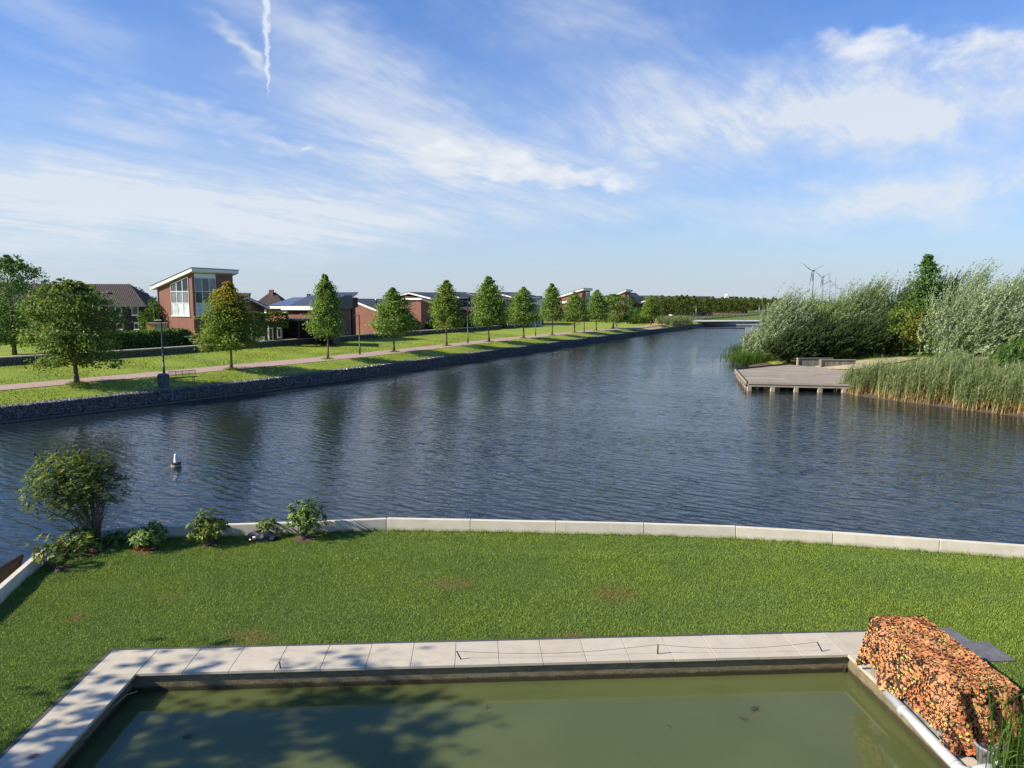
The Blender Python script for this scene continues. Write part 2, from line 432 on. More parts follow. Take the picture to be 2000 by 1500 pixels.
    # --- timber
    def timber(name, col, var=.3, dirx=True):
        t = NT(name); sc = (.6, 9, 9) if dirx else (9, 9, .6)
        n = t.noise(t.pos(sc=sc, obj=True), 2, 6, .7)
        c = t.ramp(n, [(.25, shade(col, 1 - var)), (.75, shade(col, 1 + var))])
        c = t.mix(t.rng(t.noise(t.pos(), .8, 4), .45, .7, 0, .4), c, shade(col, .7))
        oi = t.n('ShaderNodeObjectInfo').outputs['Random']
        c = t.mix(1.0, c, t.ramp(oi, [(0, (.70, .70, .70)), (.5, (1.0, .98, .95)), (1, (1.22, 1.2, 1.15))]), 'MULTIPLY')
        t.done(t.bsdf(c, .85, t.bump(n, .3, .01), .2))
    timber('deck_wood', (.30, .26, .215)); timber('weathered_wood', (.19, .18, .165), .4, False)
    timber('box_boards', (.20, .205, .21), .3, False); timber('brown_panel', (.075, .052, .036), .35)
    timber('post_wood', (.33, .29, .22), .3, False)
    # --- bark and leaves
    m_plain('bark', (.125, .095, .062), .9, .35, 5, .8)
    m_plain('bark_yellow', (.24, .18, .085), .9, .3, 4, .7)
    m_plain('bark_dark', (.050, .040, .030), .9, .3, 5, .8)
    m_leaf('lime_leaf', [(0, (0.064, 0.124, 0.032)), (.45, (0.133, 0.230, 0.049)), (.8, (0.243, 0.350, 0.076)), (1, (0.443, 0.504, 0.148))])
    m_leaf('lime_leaf_light', [(0, (0.073, 0.125, 0.023)), (.45, (0.145, 0.228, 0.041)), (.8, (0.250, 0.328, 0.068)), (1, (0.431, 0.454, 0.125))])
    m_leaf('autumn_leaf', [(0, (0.073, 0.122, 0.022)), (.45, (0.145, 0.224, 0.038)), (.8, (0.226, 0.304, 0.057)), (1, (0.399, 0.385, 0.095))],
           zone=((.36, .255, .040), .30, .22, 1.95, 3.0))
    m_leaf('maple_leaf', [(0, (0.063, 0.106, 0.028)), (.45, (0.122, 0.203, 0.043)), (.8, (0.221, 0.283, 0.067)), (1, (0.378, 0.380, 0.119))],
           patch=((.17, .120, .036), 1.1, .50, .72, .38))
    m_leaf('ash_leaf', [(0, (0.053, 0.100, 0.033)), (.5, (0.108, 0.204, 0.053)), (1, (0.204, 0.309, 0.085))])
    m_leaf('avenue_leaf', [(0, (0.061, 0.089, 0.024)), (.5, (0.121, 0.162, 0.036)), (1, (0.254, 0.274, 0.072))], patch=((.11, .10, .025), .8, .5, .7, .5))
    m_leaf('willow_leaf', [(0, (0.083, 0.127, 0.037)), (.4, (0.158, 0.216, 0.069)), (.75, (0.253, 0.316, 0.133)), (1, (0.481, 0.531, 0.341))], .32, .45)
    m_leaf('willow_silver', [(0, (0.099, 0.139, 0.064)), (.35, (0.191, 0.244, 0.119)), (.75, (0.337, 0.396, 0.238)), (1, (0.660, 0.713, 0.554))], .32, .45)
    m_leaf('willow_dark_shaded', [(0, (0.021, 0.035, 0.012)), (.5, (0.042, 0.067, 0.021)), (.85, (0.084, 0.109, 0.043)), (1, (0.159, 0.184, 0.100))], .32)  # dark green leaf, lowered further to paint in the shade of the willow clump
    m_leaf('yellow_leaf', [(0, (.085, .10, .015)), (.5, (.16, .17, .025)), (1, (.28, .24, .05))])
    m_leaf('lush_leaf', [(0, (.035, .075, .012)), (.5, (.075, .140, .022)), (1, (.15, .21, .05))])
    m_leaf('hedge_leaf', [(0, (0.043, 0.092, 0.024)), (.5, (0.082, 0.164, 0.038)), (.85, (0.155, 0.260, 0.066)), (1, (0.289, 0.386, 0.116))])
    m_leaf('purple_shrub_leaf', [(0, (.05, .02, .02)), (.5, (.09, .035, .03)), (1, (.16, .07, .05))])
    m_leaf('buddleia_leaf', [(0, (0.052, 0.079, 0.021)), (.45, (0.106, 0.152, 0.038)), (.8, (0.204, 0.251, 0.059)), (1, (0.388, 0.372, 0.118))])
    m_leaf('rhodo_leaf', [(0, (0.044, 0.072, 0.013)), (.45, (0.095, 0.139, 0.021)), (.8, (0.171, 0.211, 0.036)), (1, (0.316, 0.301, 0.062))], .18, .35)
    m_leaf('rhodo_dark', [(0, (0.052, 0.097, 0.021)), (.5, (0.105, 0.173, 0.034)), (1, (0.233, 0.301, 0.069))], .15, .35)
    m_leaf('red_leaf', [(0, (.20, .045, .015)), (.5, (.32, .09, .03)), (1, (.40, .18, .05))], .2)
    m_plain('flower_purple', (.040, .020, .085), .7, .3, 20, .2)
    m_leaf('net_leaf', [(0, (.020, .018, .014)), (.10, (.05, .025, .012)), (.16, (.46, .16, .070)), (.38, (.62, .25, .11)),
                        (.58, (.68, .33, .13)), (.74, (.58, .25, .17)), (.88, (.70, .42, .19)), (.94, (.40, .13, .06)), (1, (.50, .52, .14))], .12, .6)
    m_plain('net_shadow', (.07, .035, .018), .9, .4, 9, .4)
    # reeds: straw stalks at the foot, blue-green blades above
    t = NT('reed'); a = t.n('ShaderNodeAttribute', attribute_name='rnd').outputs['Fac']
    hh = t.n('ShaderNodeAttribute', attribute_name='up').outputs['Fac']
    g = t.ramp(a, [(0, (.070, .115, .026)), (.5, (.150, .205, .060)), (.85, (.24, .29, .12)), (1, (.40, .38, .19))])
    y = t.ramp(a, [(0, (.22, .15, .05)), (.5, (.40, .28, .09)), (1, (.56, .43, .19))])
    k = t.math('ADD', hh, t.math('MULTIPLY', t.math('SUBTRACT', t.noise(t.pos(), .55, 3), .5), .7))
    c = t.mix(t.rng(k, .22, .42), y, g)
    b = t.bsdf(c, .5, None, .3); tr = t.n('ShaderNodeBsdfTranslucent'); t.l(c, tr.inputs[0])
    mx = t.n('ShaderNodeMixShader'); mx.inputs[0].default_value = .25
    t.l(b, mx.inputs[1]); t.l(tr.outputs[0], mx.inputs[2]); t.done(mx.outputs[0])
    # things
    m_plain('pvc_grey', (.42, .43, .44), .35, .06, 5, .04)
    m_plain('tub_grey', (.22, .23, .24), .5, .15, 6, .1)
    m_plain('buoy_white', (.72, .70, .64), .5, .12, 6, .1)
    m_plain('buoy_rim', (.30, .27, .22), .7, .3, 6, .3)
    m_plain('buoy_black', (.02, .02, .02), .6, .3, 6, .1)
    m_plain('bag_black', (.030, .032, .035), .35, .3, 6, .4)
    m_plain('turbine_grey', (.20, .235, .29), .5, .05, .05, .0)
    m_plain('cattail_brown', (.065, .032, .016), .9, .2, 20, .2)
    m_plain('orange_plastic', (.55, .27, .07), .6, .1, 3, .1)
    m_plain('leaf_litter', (.055, .045, .030), .8, .3, 20, .2)
    m_plain('leaf_pink', (.50, .10, .08), .7, .2, 20, .2)
    m_plain('car_blue', (.020, .085, .42), .25, .05, 2, .02)
    m_plain('car_white', (.62, .62, .62), .3, .05, 2, .02)
    m_plain('car_dark', (.035, .038, .045), .3, .05, 2, .02)
    m_plain('rubber', (.02, .02, .02), .8, .2, 5, .1)
    m_plain('skin', (.42, .25, .18), .6, .08, 6, .05)
    m_plain('cloth_white', (.66, .66, .66), .8, .08, 6, .1)
    m_plain('cloth_blue', (.12, .18, .28), .8, .1, 6, .1)
    m_plain('hair_dark', (.02, .015, .012), .7, .2, 10, .1)
    m_plain('curtain', (.45, .40, .34), .9, .1, 3, .1)
build_materials()
# ------------------------------------------------------------------ object helpers
def link(name, me, mat=None, parent=None, loc=None):
    o = bpy.data.objects.new(name, me); C.objects.link(o)
    if mat and me is not None and len(me.materials) == 0: me.materials.append(MATS[mat])
    if parent is not None: o.parent = parent
    if loc is not None: o.location = loc
    return o
def tag(o, label=None, cat=None, group=None, kind=None):
    if label: o['label'] = label
    if cat: o['category'] = cat
    if group: o['group'] = group
    if kind: o['kind'] = kind
    return o
def empty(name, loc=(0, 0, 0), rz=0.0):
    o = bpy.data.objects.new(name, None); C.objects.link(o)
    o.location = loc; o.rotation_euler = (0, 0, rz); o.empty_display_size = .3
    return o
def copy_tree(o, parent=None):
    c = o.copy(); C.objects.link(c); c.parent = parent
    for ch in o.children: copy_tree(ch, c)
    return c
class MB:
    def __init__(s): s.v, s.f = [], []
    def add(s, vs, fs):
        k = len(s.v); s.v += [tuple(v) for v in vs]; s.f += [tuple(i + k for i in f) for f in fs]; return s
    def box(s, x0, x1, y0, y1, z0, z1):
        return s.add([(x0, y0, z0), (x1, y0, z0), (x1, y1, z0), (x0, y1, z0), (x0, y0, z1), (x1, y0, z1), (x1, y1, z1), (x0, y1, z1)],
                     [(0, 3, 2, 1), (4, 5, 6, 7), (0, 1, 5, 4), (1, 2, 6, 5), (2, 3, 7, 6), (3, 0, 4, 7)])
    def prism(s, poly, vec):
        """polygon (list of 3d points) swept along vec"""
        n = len(poly); vec = Vector(vec)
        a = [Vector(p) for p in poly]; b = [p + vec for p in a]
        fs = [tuple(range(n))[::-1], tuple(range(n, 2 * n))] + [(i, (i + 1) % n, n + (i + 1) % n, n + i) for i in range(n)]
        return s.add(a + b, fs)
    def tube(s, pts, rad, seg=8, cap=True):
        pts = [Vector(p) for p in pts]; n = len(pts)
        if isinstance(rad, (int, float)): rad = [rad] * n
        vs = []; ref = Vector((.31, .77, .55))
        for i, p in enumerate(pts):
            d = (pts[min(i + 1, n - 1)] - pts[max(i - 1, 0)])
            if d.length < 1e-9: d = Vector((0, 0, 1))
            d.normalize()
            a = d.cross(ref)
            if a.length < .05: a = d.cross(Vector((1, 0, 0)))
            a.normalize(); b = d.cross(a)
            vs += [p + (a * math.cos(2 * PI * k / seg) + b * math.sin(2 * PI * k / seg)) * rad[i] for k in range(seg)]
        fs = [(i * seg + k, i * seg + (k + 1) % seg, (i + 1) * seg + (k + 1) % seg, (i + 1) * seg + k) for i in range(n - 1) for k in range(seg)]
        if cap: fs += [tuple(range(seg))[::-1], tuple((n - 1) * seg + k for k in range(seg))]
        return s.add(vs, fs)
    def lathe(s, prof, seg=16, c=(0, 0, 0)):
        vs = [(c[0] + r * math.cos(2 * PI * k / seg), c[1] + r * math.sin(2 * PI * k / seg), c[2] + z) for r, z in prof for k in range(seg)]
        n = len(prof)
        fs = [(i * seg + k, i * seg + (k + 1) % seg, (i + 1) * seg + (k + 1) % seg, (i + 1) * seg + k) for i in range(n - 1) for k in range(seg)]
        fs += [tuple(range(seg))[::-1], tuple((n - 1) * seg + k for k in range(seg))]
        return s.add(vs, fs)
    def mesh(s, name, mat=None, smooth=False, bevel=0.0):
        me = bpy.data.meshes.new(name); me.from_pydata(s.v, [], s.f)
        bm = bmesh.new(); bm.from_mesh(me)
        bmesh.ops.recalc_face_normals(bm, faces=bm.faces)
        if bevel: bmesh.ops.bevel(bm, geom=list(bm.edges), offset=bevel, segments=1, affect='EDGES')
        bm.to_mesh(me); bm.free()
        if smooth: me.shade_smooth()
        if mat: me.materials.append(MATS[mat])
        return me
    def build(s, name, mat, parent=None, smooth=False, bevel=0.0, loc=None):
        return link(name, s.mesh(name, mat, smooth, bevel), None, parent, loc)

def np_mesh(name, V, Fq, mat, rnd=None, up=None, k=4):
    """fast mesh from arrays: V (n,3), Fq (m,k)"""
    me = bpy.data.meshes.new(name)
    V = np.ascontiguousarray(V, dtype=np.float32); Fq = np.ascontiguousarray(Fq, dtype=np.int32)
    m = len(Fq)
    me.vertices.add(len(V)); me.vertices.foreach_set('co', V.ravel())
    me.loops.add(m * k); me.loops.foreach_set('vertex_index', Fq.ravel())
    me.polygons.add(m)
    me.polygons.foreach_set('loop_start', np.arange(0, m * k, k, dtype=np.int32))
    me.update(calc_edges=True)
    for nm, val in (('rnd', rnd), ('up', up)):
        if val is not None:
            at = me.attributes.new(nm, 'FLOAT', 'POINT'); at.data.foreach_set('value', np.ascontiguousarray(val, dtype=np.float32))
    me.materials.append(MATS[mat])
    return me
def unit(a):
    return a / np.maximum(np.linalg.norm(a, axis=-1, keepdims=True), 1e-6)
def leaves(name, cen, axis, nrm, L, Wd, mat, rnd=None, fold=.12):
    """diamond leaves, one folded quad each"""
    n = len(cen); axis = unit(axis)
    side = unit(np.cross(nrm, axis)); up = np.cross(axis, side)
    L = np.broadcast_to(L, (n,))[:, None]; Wd = np.broadcast_to(Wd, (n,))[:, None]
    V = np.empty((n, 4, 3))
    V[:, 0] = cen - axis * L * .5
    V[:, 1] = cen + side * Wd * .5 + up * Wd * fold - axis * L * .08
    V[:, 2] = cen + axis * L * .5
    V[:, 3] = cen - side * Wd * .5 + up * Wd * fold - axis * L * .08
    Fq = np.arange(n * 4).reshape(n, 4)
    if rnd is None: rnd = RNG.random(n)
    return np_mesh(name, V.reshape(-1, 3), Fq, mat, np.repeat(rnd, 4))
def rdir(n):
    return unit(RNG.normal(size=(n, 3)))

# ------------------------------------------------------------------ survey of the far bank (s along, v away from the water)
U0 = np.array([.431, .902]); V0 = np.array([-.902, .431])
def sv(x, y): return x * U0[0] + y * U0[1], x * V0[0] + y * V0[1]
def xy(s, v): return s * U0[0] + v * V0[0], s * U0[1] + v * V0[1]
def line_fn(pts, smooth=6):
    q = sorted(sv(p[0], p[1]) for p in pts)
    S = np.array([a for a, b in q]); Vv = np.array([b for a, b in q])
    g = np.arange(S[0] - 60, S[-1] + 60, 1.0)
    y = np.interp(g, S, Vv)
    y[g < S[0]] = Vv[0] + (g[g < S[0]] - S[0]) * (Vv[1] - Vv[0]) / (S[1] - S[0])
    y[g > S[-1]] = Vv[-1] + (g[g > S[-1]] - S[-1]) * (Vv[-1] - Vv[-2]) / (S[-1] - S[-2])
    for _ in range(3):
        y2 = np.convolve(np.pad(y, smooth, mode='edge'), np.ones(2 * smooth + 1) / (2 * smooth + 1), mode='valid'); y2[:smooth] = y[:smooth]; y2[-smooth:] = y[-smooth:]; y = y2
    return lambda s: float(np.interp(s, g, y))
ZP, ZW, ZWAT = .5, 1.0, -1.0
vg = line_fn([(-40, 34.5), (-32.1, 44.2), (-26.6, 51.4), (-22.4, 58), (-17.6, 67), (-8.2, 86.5), (10.9, 126), (22.3, 150), (36, 178), (49, 204), (63, 232)])
vpn = line_fn([G(*p, ZP)[:2] for p in ((0, 763), (280, 738), (450, 722.5), (640, 706), (820, 685), (960, 668.5), (1120, 651.5), (1200, 645))])
vpf = line_fn([G(*p, ZP)[:2] for p in ((0, 753), (280, 729), (450, 713), (640, 696.5), (820, 678), (960, 662.5), (1120, 647), (1200, 641))])
vlw = line_fn([G(*p, ZW)[:2] for p in ((0, 714), (280, 697), (442, 682.5), (640, 669), (820, 654), (1000, 640.5))])
def bank_z(x, y):
    s, v = sv(x, y); g = vg(s) + .95; pn = max(vpn(s), g + 1.5); pf = max(vpf(s), pn + 1.5); lw = max(vlw(s), pf + 2)
    if v < g: return 0.0
    if v < pn: t = (v - g) / (pn - g); return ZP * (t * t * (3 - 2 * t))
    if v < pf: return ZP
    if v < lw: return ZP + (ZW - ZP) * (v - pf) / (lw - pf)
    return ZW
def on_bank(px, py):
    z = .4
    for _ in range(12):
        p = G(px, py, z); z = .5 * z + .5 * bank_z(p.x, p.y)
    p = G(px, py, z); return Vector((p.x, p.y, bank_z(p.x, p.y)))
S0, S1 = 2.0, 234.0

# ------------------------------------------------------------------ ground, water
def structure(o): o['kind'] = 'structure'; return o
def build_ground():
    # canal water: one broad sheet
    structure(MB().add([(-400, -60, ZWAT), (700, -60, ZWAT), (700, 900, ZWAT), (-400, 900, ZWAT)], [(0, 1, 2, 3)]).build('canal_water', 'canal_water'))
    # far bank, lofted from quay to gardens
    S = np.arange(S0, S1, 1.0); rows = []
    for s in S:
        g = vg(s) + .95; pn = max(vpn(s), g + 1.5); pf = max(vpf(s), pn + 1.5); lw = max(vlw(s), pf + 2)
        vs = [g - .15] + list(np.linspace(g, pn, 7)) + [pf] + list(np.linspace(pf, lw, 7)[1:]) + [lw + 30, lw + 120, lw + 400]
        row = []
        for v in vs:
            x, y = xy(s, v); z = bank_z(x, y)
            if v <= g: z = -.02
            elif v < pn - .2 or pf + .2 < v < lw: z += .05 * math.sin(x * .7 + y * .31) * math.sin(y * .43 - x * .2)
            row.append((x, y, z))
        rows.append(row)
    mb = MB(); n = len(rows[0])
    for r in rows: mb.v += r
    for i in range(len(rows) - 1):
        for j in range(n - 1): mb.f.append((i * n + j, i * n + j + 1, (i + 1) * n + j + 1, (i + 1) * n + j))
    o = structure(mb.build('far_bank', 'bank_grass', smooth=True))
    # paved path
    mb = MB(); k = 0
    SP = np.arange(S0, S1 - 30, 1.0)
    for s in SP:
        pn = max(vpn(s), vg(s) + 2.45); pf = max(vpf(s), pn + 1.5)
        a, b = xy(s, pn), xy(s, pf); mb.v += [(*a, ZP + .03), (*b, ZP + .03)]
    for i in range(len(SP) - 1): mb.f.append((2 * i, 2 * i + 1, 2 * i + 3, 2 * i + 2))
    structure(mb.build('path', 'path_paving', smooth=True))
    # land beyond, out to the horizon
    e = [xy(S1 - 2, vg(S1 - 2)), xy(S1 - 2, vg(S1 - 2) + 420)]
    mb = MB(); zf = .46
    mb.add([(e[0][0], e[0][1], zf), (150, e[0][1] + 60, zf), (9000, e[0][1] + 60, zf), (9000, 12000, zf), (-9000, 12000, zf), (-9000, 300, zf), (e[1][0], e[1][1], zf)],
           [tuple(range(7))])
    structure(mb.build('far_land', 'far_grass'))
    # sandy side path worn down to the quay
    pts = [(1240, 646.5, 1.6), (1250, 643.5, 1.8), (1272, 638, 2.2), (1296, 631.5, 3.0), (1330, 626, 4.0), (1350, 623.5, 5.0)]
    mb = MB()
    for px, py, w in pts:
        p = on_bank(px, py); a, b = p + Vector((-w, -.4, 0)), p + Vector((w, .4, 0)); mb.v += [(a.x, a.y, bank_z(a.x, a.y) + .07), (b.x, b.y, bank_z(b.x, b.y) + .07)]
    for i in range(len(pts) - 1): mb.f.append((2 * i, 2 * i + 1, 2 * i + 3, 2 * i + 2))
    structure(mb.build('side_path', 'sand'))
build_ground()

# near land: lawn sheet with a hole for the pond
KERB = [(-19, 9.8), (-14, 10.2), (-11.2, 11.6), (-10.75, 13.0), (-11.15, 14.95), (-11.75, 17.25), (-11.45, 18.6), (-10.88, 19.1), (-8.46, 19.3), (-6.04, 19.55),
        (-3.62, 19.92), (-1.19, 19.77), (1.25, 19.60), (3.71, 19.42), (6.21, 19.16), (8.69, 18.68), (11.21, 18.06), (13.6, 17.5), (16.0, 16.7), (18.3, 15.6), (20.5, 14.3)]
PO = Vector((-6.62, 11.86)); PE = Vector((.9986, .0530)); PN = Vector((-.0530, .9986))   # pond inner corner and edge frame
PLEN = 12.86
def pond_xy(a, b):
    p = PO + PE * a + PN * b; return p.x, p.y
def in_pond(x, y, m=0.0):
    d = Vector((x, y)) - PO; a, b = d.dot(PE), d.dot(PN)
    return (-.92 - m < a < PLEN + .95 + m) and (b < .98 + m) and b > -9
LAWN_POLY = KERB + [(24, 8), (24, -8), (-19, -8)]
def inside_poly(x, y, poly):
    x = np.asarray(x, float); y = np.asarray(y, float); c = np.zeros(x.shape, bool); n = len(poly)
    for i in range(n):
        (x0, y0), (x1, y1) = poly[i], poly[(i + 1) % n]
        if y0 == y1: continue
        c ^= ((y0 > y) != (y1 > y)) & (x < (x1 - x0) * (y - y0) / (y1 - y0) + x0)
    return c
def in_lawn(x, y):
    return bool(inside_poly(x, y, LAWN_POLY)) and not in_pond(x, y)
def lawn_bump(x, y):
    return .05 * np.exp(-((y - (17.6 - .010 * (x - 1) ** 2)) / .5) ** 2) + .015 * np.sin(x * 1.1 + y * .7) * np.sin(y * 1.3 - x * .4)
def build_lawn():
    # grid sheet clipped by the kerb line and the pond frame
    outer = [Vector((*p, 0)) for p in KERB] + [Vector((24, 8, 0)), Vector((24, -8, 0)), Vector((-19, -8, 0))]
    hole = [Vector((*pond_xy(a, b), 0)) for a, b in ((-.86, .92), (PLEN + .9, .92), (PLEN + .9, -9), (-.86, -9))]
    from mathutils.geometry import delaunay_2d_cdt
    pts = [Vector((p.x, p.y)) for p in outer + hole]
    no, nh = len(outer), len(hole)
    edges = [(i, (i + 1) % no) for i in range(no)] + [(no + i, no + (i + 1) % nh) for i in range(nh)]
    for x in np.arange(-18, 24, .6):
        for y in np.arange(9.2, 20, .45):
            if in_lawn(x, y): pts.append(Vector((x, y)))
    vo, eo, fo, *_ = delaunay_2d_cdt(pts, edges, [], 0, 1e-4)
    fo2 = []
    for f in fo:
        c = sum((vo[i] for i in f), Vector((0, 0))) / len(f)
        d = c - PO; a, b = d.dot(PE), d.dot(PN)
        if -.86 < a < PLEN + .9 and -9 < b < .92: continue
        if inside_poly(c.x, c.y, LAWN_POLY): fo2.append(tuple(f))
    me = bpy.data.meshes.new('lawn')
    me.from_pydata([(v.x, v.y, float(lawn_bump(v.x, v.y)) - .006) for v in vo], [], fo2); me.materials.append(MATS['lawn_soil']); me.shade_smooth()
    structure(link('lawn', me))
    # earth below the lawn down to the canal bed
    mb = MB(); q = [(p[0], p[1], -.05) for p in KERB]; b = [(p[0], p[1], -2.2) for p in KERB]; n = len(q)
    mb.add(q + b, [(i, i + 1, n + i + 1, n + i) for i in range(n - 1)]); structure(mb.build('bank_foot', 'soil'))
    # grass blades
    N = 900000
    x = RNG.uniform(-12.2, 17, N); y = RNG.uniform(9.0, 20.2, N)
    keep = np.ones(N, bool)
    a = (x - PO.x) * PE.x + (y - PO.y) * PE.y; bb = (x - PO.x) * PN.x + (y - PO.y) * PN.y
    keep &= ~((a > -.93) & (a < PLEN + .95) & (bb < .99))
    keep &= inside_poly(x, y, LAWN_POLY)
    keep &= np.abs(x) < .78 * y + 1.0
    x, y = x[keep], y[keep]; n = len(x)
    z = lawn_bump(x, y)
    patch = np.sin(x * 2.1 + np.sin(y * 1.7) * 2) * np.sin(y * 2.6 + np.sin(x * 1.3) * 2)
    h = RNG.uniform(.014, .034, n) * (1 + .2 * patch)
    # longer fringe along kerb foot
    th = RNG.uniform(0, 2 * PI, n); lean = RNG.uniform(.2, .9, n)
    wd = RNG.uniform(.004, .008, n)
    dx, dy = np.cos(th), np.sin(th)
    V = np.empty((n, 3, 3))
    V[:, 0] = np.stack([x - dy * wd, y + dx * wd, z - .008], 1)
    V[:, 1] = np.stack([x + dy * wd, y - dx * wd, z - .008], 1)
    V[:, 2] = np.stack([x + dx * h * lean, y + dy * h * lean, z + h], 1)
    me = np_mesh('lawn_grass', V.reshape(-1, 3), np.arange(n * 3).reshape(n, 3), 'lawn_blades', np.repeat(RNG.random(n), 3), k=3)
    tag(link('lawn_grass', me), 'short mown green grass of the waterside lawn', 'grass', kind='stuff')
    # longer fringe at the foot of the kerb and by the edging
    seg = []
    for i in range(4, len(KERB) - 3):
        p, q2 = np.array(KERB[i]), np.array(KERB[i + 1]); L = np.linalg.norm(q2 - p); d = (q2 - p) / L; nn = np.array([d[1], -d[0]])
        m = int(L * 190); tt = RNG.random(m)[:, None]; off = (.06 + np.abs(RNG.normal(0, .045, m)))[:, None]
        clump = (np.sin(tt * L * 5 + i) * np.sin(tt * L * 13 + 2 * i) > -.25)[:, 0]
        seg.append((p + (q2 - p) * tt + nn * off)[clump])
    Q = np.concatenate(seg); n = len(Q); th = RNG.uniform(0, 2 * PI, n); h = RNG.uniform(.05, .13, n); ln = RNG.uniform(.1, .7, n)
    V = np.empty((n, 3, 3)); zz = lawn_bump(Q[:, 0], Q[:, 1])
    V[:, 0] = np.stack([Q[:, 0] - np.sin(th) * .007, Q[:, 1] + np.cos(th) * .007, zz - .01], 1)
    V[:, 1] = np.stack([Q[:, 0] + np.sin(th) * .007, Q[:, 1] - np.cos(th) * .007, zz - .01], 1)
    V[:, 2] = np.stack([Q[:, 0] + np.cos(th) * h * ln, Q[:, 1] + np.sin(th) * h * ln, zz + h], 1)
    me = np_mesh('kerb_grass', V.reshape(-1, 3), np.arange(n * 3).reshape(n, 3), 'lawn_blades', np.repeat(RNG.random(n), 3), k=3)
    tag(link('kerb_grass', me), 'longer grass fringe at the foot of the concrete edge', 'grass', kind='stuff')
build_lawn()

def build_kerb():
    root = empty('concrete_edging', (KERB[10][0], KERB[10][1], 0))
    tag(root, 'long cream concrete edging wall between lawn and canal', 'edging wall')
    base = None
    for i in range(2, len(KERB) - 1):
        a, b = Vector((*KERB[i], 0)), Vector((*KERB[i + 1], 0)); d = b - a; L = d.length
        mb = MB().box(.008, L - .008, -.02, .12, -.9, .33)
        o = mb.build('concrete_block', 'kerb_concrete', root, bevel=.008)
        o.location = a - Vector(root.location) + Vector((0, 0, random.uniform(-.006, .006)))
        o.rotation_euler = (0, 0, math.atan2(d.y, d.x) + random.uniform(-.002, .002))
build_kerb()

